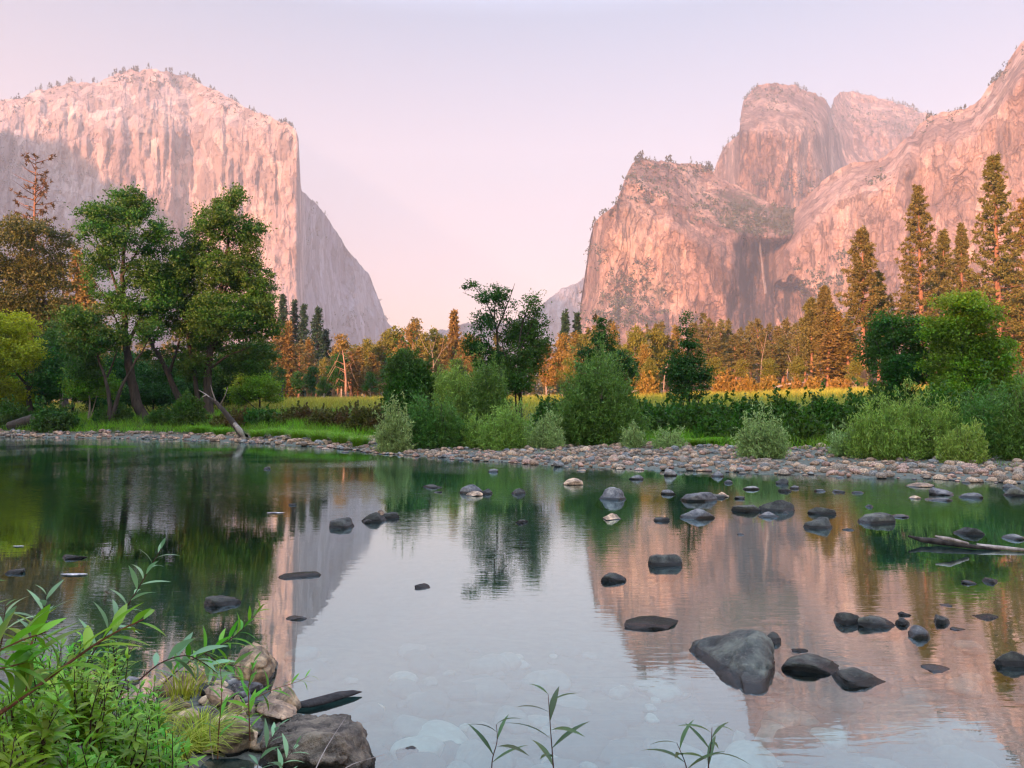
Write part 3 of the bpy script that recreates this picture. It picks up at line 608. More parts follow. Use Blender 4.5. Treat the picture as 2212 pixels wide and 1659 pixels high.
def conifer_geo(r, H, R, clear, n_br, tufts, k, L, Wd, prof=0.8, droop=0.25, ragged=0.25, bare_top=0.0, tr=0.017, spread=1.0, top_w=0.04):
    """straight tapering bole, whorled branches, needle tufts along the outer part of each"""
    g1, g2 = Geo(), Geo()
    zz = np.linspace(0, H, 14); wob = np.cumsum(r.normal(size=(14, 2)) * H * 0.0016, 0)
    pts = np.stack([wob[:, 0], wob[:, 1], zz], 1); rad = H * tr * (1 - zz / H) ** 0.85 + 0.02; rad[0] *= 1.3
    tube(g1, pts, rad, 8)
    C, D = [], []
    for i in range(n_br):
        f = clear + (1 - clear) * ((i + r.random()) / n_br) ** 0.92
        t = (f - clear) / (1 - clear); h = f * H
        ln = R * (top_w + (1 - top_w) * (1 - t) ** prof * (0.55 + 0.45 * smooth(0, 0.25, t))) * (1 - ragged + 2 * ragged * r.random())
        a = i * 2.4 + r.normal() * 0.4
        out = np.array([math.cos(a), math.sin(a), 0]); rise = 0.35 * t - droop * (1 - t)
        p0 = np.array([np.interp(h, zz, pts[:, 0]), np.interp(h, zz, pts[:, 1]), h])
        s = np.linspace(0, 1, 5)[:, None]
        b = p0 + out * ln * s + np.array([0, 0, 1]) * ln * (rise * s + 0.20 * s * s) + r.normal(size=(5, 3)) * 0.03 * ln * s
        tube(g1, b, np.linspace(0.012 * H * 0.16 + 0.012 * ln, 0.008, 5), 3, cap=False)
        if r.random() < bare_top * smooth(0.35, 0.7, t): continue
        m = max(2, int(tufts * (0.35 + 0.65 * ln / R)))
        q = 0.25 + 0.75 * r.random(m) ** 0.8
        side = np.cross(out, [0, 0, 1.0])
        c = np.stack([np.interp(q, s[:, 0], b[:, j]) for j in range(3)], 1) + side * (r.normal(size=(m, 1)) * 0.22 * ln * spread * (1.15 - q[:, None])) + r.normal(size=(m, 3)) * L * 0.35
        C.append(c); D.append(np.repeat(norm((out + side * r.normal() * 0.2 + np.array([0, 0, 0.25]))[None]), m, 0))
    C = np.concatenate(C); D = np.concatenate(D); n = len(C) * k
    ax = norm(np.repeat(D, k, 0) * 0.55 + rnd_dirs(r, n))
    c = np.repeat(C, k, 0) + ax * L * 0.4
    cards(g2, c, ax, L * (0.7 + 0.6 * r.random(n)), Wd * (0.7 + 0.6 * r.random(n)), r)
    return g1, g2
def blade_tuft(geo, r, n, h, spread, w, curve=0.5, seg=3):
    """arching grass blades from one crown"""
    a = r.random(n) * 6.283; b0 = np.stack([np.cos(a), np.sin(a), 0 * a], 1) * (r.random((n, 1)) ** 0.5) * spread * 0.35
    out = norm(np.stack([np.cos(a), np.sin(a), 0 * a], 1) + r.normal(size=(n, 3)) * [0.4, 0.4, 0]); L = h * (0.6 + 0.6 * r.random(n))
    rch = spread * (0.3 + 0.9 * r.random(n)); side = np.cross(out, [0, 0, 1.0])
    st = np.linspace(0, 1, seg + 1); rows = []
    for s in st:
        p = b0 + out * (rch * s ** 1.8)[:, None] + np.array([0, 0, 1.0]) * (L * (s - curve * s ** 3))[:, None]
        hw = w * (1 - s) ** 0.7 * 0.5 + 0.0004
        rows.append(np.stack([p - side * hw, p + side * hw], 1))
    Vt = np.stack(rows, 1).reshape(n, (seg + 1) * 2, 3)
    i = np.arange(n)[:, None, None] * (seg + 1) * 2
    q = np.array([[2 * j, 2 * j + 1, 2 * j + 3, 2 * j + 2] for j in range(seg)])[None] + i
    geo.add(Vt.reshape(-1, 3), q.reshape(-1, 4))
def lance(geo, p, d, up, L, w, curl=0.25, fold=0.25, seg=6):
    """a modelled lance-shaped leaf: midrib, two folded halves, drooping tip"""
    n = len(p); L = np.broadcast_to(L, (n,)); w = np.broadcast_to(w, (n,)); curl = np.broadcast_to(curl, (n,))
    side = norm(np.cross(d, up)); nn = norm(np.cross(side, d))
    st = np.linspace(0, 1, seg + 1); prof = np.interp(st, [0, 0.08, 0.3, 0.5, 0.75, 0.92, 1], [0.10, 0.35, 0.92, 1.0, 0.66, 0.24, 0.02])
    rows = []
    for s, f in zip(st, prof):
        c = p + d * (L * s * (1 - 0.25 * curl * s))[:, None] - nn * (curl * L * s * s)[:, None]; hw = (w * 0.5 * f)[:, None]
        rows.append(np.stack([c - side * hw + nn * hw * fold, c, c + side * hw + nn * hw * fold], 1))
    m = (seg + 1) * 3; Vt = np.stack(rows, 1).reshape(n, m, 3); i = np.arange(n)[:, None, None] * m
    q = np.array([x for j in range(seg) for x in ([3 * j, 3 * j + 1, 3 * j + 4, 3 * j + 3], [3 * j + 1, 3 * j + 2, 3 * j + 5, 3 * j + 4])])[None] + i
    geo.add(Vt.reshape(-1, 3), q.reshape(-1, 4))

# ------------------------------------------------------------------ plant materials
bark_dark = bark_mat('dark_bark', (0.018, 0.014, 0.010), (0.07, 0.055, 0.04))
bark_red = bark_mat('red_bark', (0.10, 0.05, 0.03), (0.30, 0.17, 0.10), 3.0)
bark_grey = bark_mat('grey_bark', (0.14, 0.12, 0.10), (0.42, 0.37, 0.31), 5.0)
twig_m = bark_mat('twig_bark', (0.035, 0.025, 0.015), (0.12, 0.08, 0.05), 12.0)
oak_green = leaf_mat('oak_leaf', (0.036, 0.14, 0.010), tint=(0.075, 0.12, 0.02), tint_amt=0.5)
oak_deep = leaf_mat('oak_leaf_deep', (0.024, 0.105, 0.010))
oak_bright = leaf_mat('bright_leaf', (0.13, 0.32, 0.010), tint=(0.15, 0.20, 0.02), tint_amt=0.6)
oak_yellow = leaf_mat('yellow_leaf', (0.36, 0.42, 0.012))
oak_olive = leaf_mat('olive_leaf', (0.155, 0.165, 0.020), hue=0.02)
oak_autumn = leaf_mat('autumn_leaf', (0.23, 0.165, 0.030), hue=0.025)
needle_green = leaf_mat('pine_needle', (0.13, 0.125, 0.028), trans=0.2)
needle_dark = leaf_mat('fir_needle', (0.016, 0.055, 0.022), trans=0.15)
needle_gold = leaf_mat('cedar_spray', (0.20, 0.155, 0.035), trans=0.25)
willow_pale = leaf_mat('willow_leaf', (0.30, 0.43, 0.14), rough=0.45)
willow_grey = leaf_mat('grey_willow_leaf', (0.105, 0.24, 0.036), rough=0.45)
willow_yel = leaf_mat('yellow_willow_leaf', (0.25, 0.40, 0.065), rough=0.45)
hedge_dark = leaf_mat('bank_shrub_leaf', (0.042, 0.15, 0.010), tint=(0.08, 0.10, 0.02), tint_amt=0.5)
hedge_brown = leaf_mat('rusty_shrub_leaf', (0.10, 0.12, 0.016), tint=(0.13, 0.06, 0.025), tint_amt=0.7)
grass_m = leaf_mat('grass_blade', (0.17, 0.42, 0.010), tint=(0.14, 0.21, 0.02), tint_amt=0.6)
meadow_m = leaf_mat('meadow_blade', (0.33, 0.37, 0.035), tint=(0.30, 0.25, 0.06), tint_amt=0.6)
shoot_leaf = leaf_mat('shoot_leaf', (0.15, 0.38, 0.025), rough=0.32, trans=0.35, hue=0.05, var=0.5, tint=(0.30, 0.36, 0.03), tint_amt=0.7)
shoot_pale = leaf_mat('shoot_leaf_pale', (0.20, 0.38, 0.19), rough=0.38, trans=0.25)
# ================================================================== trees, left bank
OAK = (bark_dark, oak_green); A = dict(per_m3=13.0, per=66, cr=0.46, L=0.175, Wd=0.10)
pxtree('oak_tree', 'tall dark green oak with a leaning black trunk and an open twiggy left side', 56, 312,
       [([(312, 908), (296, 868), (284, 815), (274, 760), (270, 700), (266, 640), (262, 570), (275, 500), (285, 440)], 0.42, 0.05),
        ([(273, 745), (300, 690), (330, 640), (345, 560)], 0.16, 0.03), ([(268, 660), (240, 590), (215, 500), (205, 440)], 0.14, 0.03),
        ([(274, 760), (255, 700), (225, 640), (192, 590)], 0.10, 0.02), ([(264, 600), (300, 540), (335, 490)], 0.10, 0.02)],
       [(280, 438, 48, 44), (218, 466, 28, 34), (252, 432, 32, 32), (270, 515, 66, 58), (332, 510, 40, 50), (225, 560, 48, 46, 0.55), (310, 590, 58, 45), (196, 600, 32, 40, 0.4), (345, 630, 48, 42),
        (250, 650, 50, 40, 0.7), (305, 670, 50, 34, 0.9), (375, 575, 34, 40, 0.8), (300, 440, 30, 34), (240, 480, 40, 40), (200, 690, 40, 34, 0.6)], OAK, 1, thin=0.46, **A)
pxtree('oak_tree', 'oak with a forked black trunk leaning left, between the two tallest oaks', 58, 398,
       [([(398, 893), (386, 860), (362, 800), (330, 745), (308, 705), (300, 640)], 0.33, 0.05), ([(365, 806), (390, 740), (400, 660)], 0.14, 0.03), ([(330, 745), (350, 690), (370, 620)], 0.1, 0.03)],
       [(340, 700, 48, 38, 0.7), (405, 680, 46, 55), (372, 610, 44, 42, 0.8), (390, 760, 50, 34, 0.7), (330, 770, 36, 26, 0.4)], OAK, 2, thin=0.32, **A)
pxtree('oak_tree', 'slender oak forking low in a V, left of the leaning black trunk', 54, 240,
       [([(241, 890), (237, 850), (228, 810), (214, 770), (195, 735)], 0.20, 0.04), ([(239, 872), (262, 830), (296, 778), (325, 725)], 0.19, 0.04), ([(230, 815), (250, 760), (252, 715)], 0.08, 0.02)],
       [(200, 740, 52, 36), (165, 790, 46, 34), (245, 730, 40, 30, 0.7), (180, 690, 40, 30, 0.8), (325, 715, 32, 26, 0.6)], (bark_dark, oak_green), 3, thin=0.2, **A)
pxtree('oak_tree', 'biggest dark green oak with a pointed top and a broad right side', 58, 452,
       [([(452, 897), (448, 840), (452, 760), (462, 680), (480, 600), (498, 500), (506, 420)], 0.40, 0.05), ([(432, 884), (420, 800), (402, 720), (396, 640), (402, 560)], 0.24, 0.04),
        ([(454, 760), (490, 700), (540, 660), (565, 620)], 0.15, 0.03), ([(470, 650), (510, 590), (545, 540)], 0.12, 0.03), ([(450, 800), (490, 770), (540, 750)], 0.12, 0.03)],
       [(506, 424, 28, 30), (470, 462, 30, 32), (482, 485, 46, 42), (532, 510, 42, 54), (425, 535, 42, 50), (470, 585, 74, 56), (540, 610, 52, 56), (400, 610, 38, 50), (500, 685, 82, 56), (432, 710, 56, 46), (560, 690, 38, 52),
        (505, 770, 74, 40), (560, 650, 40, 40), (420, 790, 46, 36, 0.9), (385, 560, 32, 44, 0.9), (590, 700, 24, 40, 0.8), (450, 660, 60, 50)], (bark_dark, oak_green), 4, thin=0.28, **A)
pxtree('oak_tree', 'yellow green rounded tree low at the left edge, under the orange crown', 60, 66,
       [([(66, 905), (60, 840), (50, 770), (40, 710)], 0.25, 0.05), ([(60, 850), (90, 800), (110, 750)], 0.12, 0.03), ([(58, 830), (20, 790), (-20, 760)], 0.12, 0.03)],
       [(30, 708, 66, 36), (45, 765, 74, 44), (85, 825, 50, 34), (-12, 815, 56, 44), (20, 850, 60, 34, 0.8)], (bark_dark, oak_yellow), 5, thin=0.08, **A)
pxtree('oak_tree', 'orange topped oak with a wide rounded crown in front of the dead-topped conifer', 78, 140,
       [([(140, 890), (136, 800), (120, 720), (90, 640), (60, 560)], 0.42, 0.06), ([(136, 790), (180, 730), (215, 690), (240, 640)], 0.18, 0.04), ([(120, 720), (60, 690), (0, 650)], 0.18, 0.04), ([(118, 700), (140, 620), (130, 550)], 0.16, 0.04)],
       [(70, 515, 70, 40), (35, 580, 76, 46), (112, 585, 46, 48), (20, 650, 66, 38), (90, 665, 70, 42), (-42, 560, 46, 56), (130, 520, 26, 26), (215, 680, 34, 30, 0.4)], (bark_dark, leaf_mat('bronze_leaf', (0.085, 0.105, 0.022))), 6, thin=0.14, per_m3=4.2, per=66, cr=0.8, L=0.26, Wd=0.15)
for i, (px, Y, bl, m, lb) in enumerate((
        (130, 60, [(122, 815, 42, 30), (140, 780, 34, 28), (100, 845, 30, 22)], oak_green, 'small green sapling with a pale trunk on the left bank'),
        (192, 57, [(186, 800, 46, 34), (215, 835, 44, 26), (160, 840, 34, 24)], oak_bright, 'light green sapling leaning over the grassy left bank'),
        (330, 64, [(330, 810, 40, 40), (300, 850, 44, 28), (356, 850, 40, 26)], oak_deep, 'low dark green tree in shade behind the leaning trunks'),
        (560, 66, [(545, 830, 44, 34), (515, 850, 36, 24), (580, 845, 34, 26)], oak_bright, 'round light green shrubby tree at the foot of the biggest oak'),
        (470, 70, [(470, 830, 50, 44), (420, 840, 40, 40), (510, 810, 40, 36)], oak_deep, 'shaded bushy tree under the pointed oak'),
        (90, 68, [(90, 850, 46, 34), (40, 870, 40, 26)], oak_deep, 'dark low tree at the waterside under the yellow green crown'),
        (260, 72, [(260, 800, 60, 44), (215, 840, 50, 34), (300, 840, 50, 34), (250, 870, 60, 24)], oak_deep, 'dark bushy tree filling the gap behind the V forked oak'), (385, 74, [(390, 820, 56, 50), (350, 850, 50, 34), (430, 850, 50, 30)], oak_green, 'green bushy tree between the two tallest oak trunks'),
        (155, 70, [(155, 760, 56, 44), (170, 830, 50, 34), (130, 710, 40, 34)], oak_green, 'green bushy tree between the yellow green crown and the V forked oak'), (10, 66, [(10, 860, 60, 34), (-20, 800, 50, 40)], oak_bright, 'light green low tree at the left edge above the fallen log'), (520, 72, [(530, 790, 56, 44), (570, 770, 40, 50), (500, 850, 50, 30)], oak_deep, 'dark bushy tree at the right foot of the biggest oak'))):
    pxtree('understory_tree', lb, Y, px, [([(px, 900), (px + 3, 860), (bl[0][0], bl[0][1] + 10)], 0.11, 0.03), ([(px + 2, 870), (bl[1][0], bl[1][1])], 0.06, 0.02)], bl, (bark_grey if i < 2 else bark_dark, m), 20 + i, thin=0.1, **A)

# ------------------------------------------------------------------ trees and saplings, middle and right bank
M2 = dict(per_m3=22.0, per=44, cr=0.38, L=0.15, Wd=0.08)
pxtree('open_crowned_tree', 'thin dark tree with a sparse crown sweeping to the upper left against the sky', 48, 1078,
       [([(1079, 884), (1074, 800), (1076, 740), (1068, 690), (1050, 650), (1022, 615), (1003, 600)], 0.15, 0.012), ([(1072, 715), (1098, 655), (1112, 612)], 0.07, 0.012), ([(1068, 690), (1070, 640), (1064, 615)], 0.05, 0.01),
        ([(1052, 655), (1020, 640), (1000, 632)], 0.04, 0.01), ([(1075, 770), (1050, 740), (1030, 700)], 0.06, 0.012)],
       [(1020, 612, 22, 13, 0.55), (1050, 640, 36, 22, 0.6), (1092, 640, 30, 26, 0.6), (1060, 690, 46, 30, 0.75), (1030, 740, 30, 36, 0.8), (1062, 770, 40, 36)], (bark_dark, oak_deep), 7, thin=0.30, **M2)
pxtree('oak_tree', 'bushy dark green tree right of the sparse crowned one', 47, 1125,
       [([(1126, 886), (1122, 820), (1120, 740), (1130, 685), (1150, 640)], 0.16, 0.02), ([(1120, 760), (1150, 700), (1165, 660)], 0.07, 0.015), ([(1122, 810), (1090, 770), (1080, 720)], 0.07, 0.015), ([(1118, 880), (1112, 830), (1100, 790)], 0.09, 0.02)],
       [(1152, 655, 22, 24, 0.6), (1148, 695, 36, 34), (1118, 715, 44, 36), (1140, 770, 52, 44), (1110, 820, 56, 34), (1080, 795, 40, 34), (1165, 740, 26, 34)], (bark_dark, oak_green), 8, thin=0.2, **M2)
pxtree('oak_tree', 'dark pointed young oak rising behind the big grey green willow', 50, 1302,
       [([(1302, 884), (1302, 780), (1300, 690)], 0.13, 0.012), ([(1302, 800), (1335, 770), (1360, 750)], 0.05, 0.012)],
       [(1298, 700, 15, 18, 0.9), (1304, 735, 30, 24), (1318, 775, 44, 30), (1345, 800, 42, 30), (1275, 775, 34, 30), (1310, 830, 60, 30)], (bark_dark, oak_deep), 9, thin=0.15, **M2)
pxtree('slim_tree', 'slim dark green tree with a wispy pointed tip standing alone by the meadow', 44, 1488,
       [([(1488, 874), (1487, 800), (1485, 730), (1479, 672)], 0.11, 0.008), ([(1482, 874), (1470, 820), (1462, 780)], 0.06, 0.01), ([(1494, 874), (1520, 820), (1535, 780)], 0.06, 0.01), ([(1486, 745), (1500, 715), (1504, 690)], 0.03, 0.006)],
       [(1479, 684, 9, 13, 0.7), (1482, 712, 20, 10, 0.6), (1484, 738, 26, 20), (1490, 775, 42, 26), (1500, 815, 50, 28), (1462, 805, 34, 30), (1488, 845, 48, 18, 0.7)], (bark_dark, oak_deep), 10, thin=0.22, **M2)
pxtree('leafy_tree', 'dark green rounded tree in front of the tall orange pines', 43, 1940,
       [([(1940, 886), (1938, 820), (1930, 740), (1925, 690)], 0.15, 0.02), ([(1938, 820), (1965, 760), (1975, 700)], 0.08, 0.02), ([(1938, 830), (1905, 780), (1895, 740)], 0.07, 0.02)],
       [(1925, 695, 36, 28), (1915, 755, 46, 44), (1960, 725, 42, 44), (1935, 800, 56, 40), (1985, 790, 40, 44), (1930, 850, 50, 26)], (bark_dark, oak_green), 11, thin=0.1, per_m3=26.0, per=46, cr=0.38, L=0.15, Wd=0.09)
pxtree('leafy_tree', 'bright yellow green spreading tree at the right, tallest of the near bank', 40, 2085,
       [([(2085, 895), (2082, 820), (2075, 740), (2062, 660)], 0.2, 0.02), ([(2082, 830), (2130, 770), (2160, 720)], 0.1, 0.02), ([(2080, 800), (2040, 750), (2020, 700)], 0.09, 0.02), ([(2084, 850), (2140, 830), (2180, 800)], 0.08, 0.02)],
       [(2062, 655, 50, 28), (2110, 680, 52, 36), (2035, 715, 48, 44), (2100, 740, 74, 44), (2150, 770, 52, 48), (2060, 790, 66, 44), (2130, 820, 64, 40), (2170, 840, 40, 34), (2030, 840, 44, 30)], (bark_dark, oak_bright), 12, thin=0.08, per_m3=26.0, per=46, cr=0.38, L=0.15, Wd=0.09)

# ------------------------------------------------------------------ the conifers one can tell apart
def conifer(name, label, px, py_top, Y, rpx, mats, seed, group=None, **kw):
    r = np.random.default_rng(seed); x = float(W(px, 860, Y)[0]); z = gz(x, Y) - 0.2
    H = float(W(px, py_top, Y)[2]) - z; R = rpx * Y / FPX
    g1, g2 = conifer_geo(r, H, R, **kw)
    t = empty(name, (x, Y, z), label, 'tree', group)
    link('trunk', g1.mesh('trunk', mats[0], True), t); link('crown', g2.mesh('crown', mats[1]), t)
    return t
PK = dict(clear=0.34, n_br=100, tufts=22, k=10, L=0.52, Wd=0.14, prof=0.75, droop=0.20, ragged=0.36, spread=0.62)
conifer('dead_topped_conifer', 'tall thin conifer with a red trunk and nearly bare drooping top branches', 68, 336, 84, 62, (bark_red, leaf_mat('rust_needle', (0.13, 0.085, 0.03))), 41, clear=0.25, n_br=80, tufts=9, k=7, L=0.42, Wd=0.12, prof=0.35, droop=0.25, ragged=0.45, bare_top=0.35, tr=0.012, top_w=0.12)
conifer('pine_tree', 'tall orange lit pine with a bare red trunk, left of the dark rounded tree', 1866, 498, 116, 52, (bark_red, needle_green), 42, **dict(PK, clear=0.40))
conifer('pine_tree', 'tall dense pine left of the tallest one', 1996, 404, 122, 60, (bark_red, needle_green), 43, **dict(PK, clear=0.25, n_br=120))
conifer('pine_tree', 'tallest pine, standing at the right above the bright green tree', 2158, 338, 106, 70, (bark_red, needle_green), 44, **dict(PK, clear=0.24, n_br=120))
conifer('pine_tree', 'short pine with a red trunk between the two tallest pines, nearer the dense one', 2046, 500, 132, 34, (bark_red, needle_green), 45, **PK)
conifer('pine_tree', 'narrow pine just left of the tallest pine', 2084, 488, 136, 36, (bark_red, needle_green), 46, **PK)
conifer('pine_tree', 'orange pine cut by the right edge of the photo', 2222, 430, 112, 66, (bark_red, needle_gold), 47, **dict(PK, clear=0.1))
conifer('pine_tree', 'slender pine with a leaning bare trunk close behind the tall orange lit pine', 1900, 590, 124, 36, (bark_red, needle_green), 48, **PK)
conifer('pine_tree', 'dark pine with a sharp tip, first right of the waterfall foot', 1754, 648, 132, 34, (bark_red, needle_green), 49, **PK)
conifer('pine_tree', 'pine with a long pale trunk, second right of the waterfall foot', 1786, 622, 130, 34, (bark_red, needle_green), 50, **dict(PK, clear=0.36))
FK = dict(clear=0.06, n_br=130, tufts=11, k=7, L=0.75, Wd=0.24, prof=1.15, droop=0.28, ragged=0.25)
conifer('fir_tree', 'dark fir, leftmost of the four pointed firs beside the biggest oak', 610, 638, 190, 36, (bark_dark, needle_dark), 51, **FK)
conifer('fir_tree', 'dark fir, second of the four pointed firs from the biggest oak', 633, 650, 195, 32, (bark_dark, needle_dark), 52, **FK)
conifer('fir_tree', 'slender blue green fir, third of the four pointed firs', 653, 660, 192, 30, (bark_dark, needle_dark), 53, **FK)
conifer('fir_tree', 'broadest blue green fir of the four, farthest from the oak', 684, 668, 180, 40, (bark_dark, needle_dark), 54, **FK)
conifer('fir_tree', 'short dark fir half hidden at the foot of the broad fir', 702, 715, 184, 26, (bark_dark, needle_dark), 55, **FK)
conifer('cedar_tree', 'golden lit cedar in front of the dark firs', 622, 702, 150, 22, (bark_red, needle_gold), 56, **FK)
conifer('pine_tree', 'orange lit pine with a ragged tip left of the sparse crowned tree', 980, 676, 150, 30, (bark_red, needle_gold), 57, **dict(FK, clear=0.15, ragged=0.4))
conifer('pine_tree', 'little far pine right of the distant blue ridge, taller of a pair', 1222, 676, 170, 24, (bark_dark, needle_dark), 58, **FK)
conifer('pine_tree', 'little far pine right of the distant blue ridge, shorter of a pair', 1246, 680, 172, 20, (bark_dark, needle_dark), 59, **FK)

# ------------------------------------------------------------------ the far tree line: a few kinds, each tree its own object
def proto_oak(seed, m, H=14.0, lobes=15, wide=0.34, per_m3=2.2):
    r = np.random.default_rng(seed); g1, g2 = Geo(), Geo()
    bl = []
    for i in range(lobes):
        a = r.random() * 6.28; q = r.random() ** 0.6 * wide * H * 0.62; z = H * (0.30 + 0.56 * r.random()); f = 1 - 0.55 * max(0, z / H - 0.55) / 0.35
        bl.append((np.array([math.cos(a) * q * f, math.sin(a) * q * f, z]), np.array([0.11, 0.11, 0.09]) * H * (0.7 + 0.7 * r.random()), 1.0))
    bl.append((np.array([0, 0, H * 0.88]), np.array([0.12, 0.12, 0.10]) * H, 1.0))
    limbs = [([(0, 0, -0.3), (0.1, 0, H * 0.3), (0.3 * r.normal(), 0.3, H * 0.6), (0.4 * r.normal(), 0, H * 0.9)], 0.26, 0.04)]
    for k in range(4):
        a = r.random() * 6.28; limbs.append(([(0.1, 0, H * (0.2 + 0.1 * k)), (math.cos(a) * H * 0.12, math.sin(a) * H * 0.12, H * (0.36 + 0.1 * k)), (math.cos(a) * H * 0.24, math.sin(a) * H * 0.24, H * (0.52 + 0.1 * k))], 0.12, 0.03))
    cl = sample_blobs(r, bl, per_m3, thin=0.25, seed=seed); E = grow(g1, limbs, cl, r, 3); foliage(g2, cl, E, r, 36, 0.80, 0.42, 0.24)
    return g1.mesh('trunk', bark_grey if seed % 2 else bark_red, True), g2.mesh('crown', m), H, wide * H
def proto_con(seed, m, H=24.0, R=3.6, **kw):
    r = np.random.default_rng(seed); g1, g2 = conifer_geo(r, H, R, **kw)
    return g1.mesh('trunk', bark_red, True), g2.mesh('crown', m), H, R
far_needle = leaf_mat('far_needle', (0.135, 0.128, 0.032), trans=0.2, var=0.3)
PROTO = {'olive': [proto_oak(101, oak_olive), proto_oak(102, oak_olive), proto_oak(107, oak_olive)], 'autumn': [proto_oak(103, oak_autumn), proto_oak(104, oak_autumn)], 'green': [proto_oak(105, oak_green), proto_oak(106, oak_deep)],
         'pine': [proto_con(111, far_needle, clear=0.42, n_br=56, tufts=12, k=8, L=0.7, Wd=0.2, prof=0.7, droop=0.2, ragged=0.40, spread=0.6), proto_con(112, needle_green, clear=0.30, n_br=62, tufts=12, k=8, L=0.7, Wd=0.2, prof=0.8, droop=0.25, ragged=0.35, spread=0.6),
                  proto_con(115, far_needle, clear=0.5, n_br=46, tufts=12, k=8, L=0.7, Wd=0.2, prof=0.6, droop=0.15, ragged=0.5, spread=0.6)],
         'cedar': [proto_con(113, needle_gold, clear=0.1, n_br=110, tufts=9, k=7, L=0.8, Wd=0.26, prof=0.9, droop=0.3, ragged=0.25), proto_con(114, needle_gold, clear=0.2, n_br=90, tufts=9, k=7, L=0.8, Wd=0.26, prof=0.8, droop=0.25, ragged=0.3)]}
KIND = {'olive': ('oak_tree', 'olive and orange lit rounded oak'), 'autumn': ('oak_tree', 'rusty orange rounded oak'), 'green': ('oak_tree', 'green rounded oak'), 'pine': ('pine_tree', 'sunlit bare trunked pine'), 'cedar': ('cedar_tree', 'golden sunlit cedar')}
ORD = ['first', 'second', 'third', 'fourth', 'fifth', 'sixth', 'seventh', 'eighth', 'ninth', 'tenth', 'eleventh', 'twelfth', 'thirteenth', 'fourteenth', 'fifteenth', 'sixteenth', 'seventeenth', 'eighteenth', 'nineteenth', 'twentieth']
def region(px):
    for a, t in ((180, 'behind the dead-topped conifer'), (420, 'behind the leaning oak trunks'), (590, 'behind the biggest oak'), (725, 'below the pointed dark firs'), (830, 'around the bare orange snag'), (945, 'behind the round yellow willow'),
                 (1060, 'by the white branched snag'), (1200, 'behind the bushy dark tree'), (1400, 'behind the big grey willow'), (1545, 'behind the slim dark tree'), (1730, 'below the waterfall'), (1850, 'left of the orange lit pine'), (2400, 'behind the bright spreading tree')):
        if px < a: return t
FAR = []
rf = np.random.default_rng(77)
def far(kind, px, top, Y, w=1.0): FAR.append((kind, px, top, Y, w))
for px, top, Y in ((738, 718, 150), (700, 770, 140), (790, 730, 165), (768, 742, 170), (820, 735, 160), (852, 702, 160), (888, 690, 158), (915, 715, 150), (936, 708, 165), (1010, 715, 150), (1215, 715, 130), (1262, 718, 135), (1372, 700, 120), (1415, 705, 125), (1245, 750, 115), (1180, 740, 130), (1395, 740, 110), (1340, 735, 125)):
    far('olive' if rf.random() < 0.65 else 'autumn', px, top, Y, 0.9)
for px, top, Y in ((672, 790, 130), (640, 800, 120), (845, 770, 120), (800, 800, 125), (700, 810, 118), (930, 800, 110), (600, 790, 110), (730, 760, 130), (868, 750, 125), (905, 770, 125), (985, 770, 120), (1030, 775, 118), (1230, 770, 112), (1350, 765, 108), (1405, 770, 106), (1545, 770, 118), (1600, 775, 120), (1665, 772, 118), (1725, 768, 120), (1850, 770, 110)): far('green' if px < 1100 else 'olive', px, top, Y, 1.0)
for px, top, Y in ((645, 745, 150), (597, 700, 150), (665, 735, 160), (758, 760, 140), (1240, 720, 140), (1440, 725, 130), (775, 752, 150), (806, 765, 140), (868, 735, 150), (905, 750, 140), (955, 735, 145), (1000, 740, 140), (1030, 730, 150), (1290, 715, 140), (1325, 700, 150), (1385, 715, 140), (1460, 705, 145), (1500, 700, 150), (720, 775, 135)): far('cedar' if (px // 5) % 3 else 'pine', px, top, Y)
for px, top, Y in ((898, 690, 175), (836, 716, 180), (1420, 700, 160), (1530, 690, 150), (1556, 700, 160), (1575, 692, 165), (1600, 710, 155), (1622, 698, 170), (1640, 690, 160), (1663, 700, 165), (1682, 706, 160), (1700, 690, 170), (1718, 700, 160), (1735, 690, 150), (1590, 725, 140), (1650, 722, 145), (1612, 735, 138), (1690, 730, 140), (1730, 722, 138),
                    (1548, 730, 135), (1770, 690, 140), (1800, 665, 138), (1815, 680, 145), (1835, 690, 140), (1740, 745, 135), (1670, 745, 138), (1880, 690, 140), (1925, 640, 140), (2020, 590, 140), (2110, 600, 135), (2180, 560, 130), (1960, 640, 145), (2060, 650, 150), (2135, 640, 130), (2205, 620, 120)):
    far('pine', px, top, Y, 1.0)
for px, top, Y in ((1812, 672, 128), (1835, 710, 125), (1790, 720, 126), (2190, 650, 110), (2120, 690, 112)): far('cedar', px, top, Y, 1.2)
for px in range(-60, 600, 26): far(('green', 'olive', 'green', 'cedar', 'olive')[(px // 26) % 5], px + rf.normal() * 8, 640 + 120 * rf.random() if px < 200 else 740 + 60 * rf.random(), 88 + 30 * rf.random(), 1.1)
for px in (160, 186): far('cedar', px, 535 + (px - 160) * 1.5, 96, 0.9)
cnt = {}
for kind, px, top, Y, w in sorted(FAR, key=lambda a: a[1]):
    P_ = PROTO[kind]; g1, g2, H, R = P_[int(rf.integers(len(P_)))]
    x = float(W(px, 860, Y)[0]); z = gz(x, Y) - 0.2; h = float(W(px, top, Y)[2]) - z; s = h / H
    nm, lb = KIND[kind]; key = (kind, region(px)); i = cnt.get(key, 0); cnt[key] = i + 1
    t = empty(nm, (x, Y, z), f'{ORD[i]} {lb} from the left, {region(px)}', 'tree', 'trees of the far tree line')
    t.rotation_euler = (0, 0, rf.random() * 6.28); sw = w * (0.9 + 0.25 * rf.random()) * (s if kind in ('olive', 'autumn', 'green') else max(s, 0.75)); t.scale = (sw, sw, s)
    link('trunk', g1, t); link('crown', g2, t)
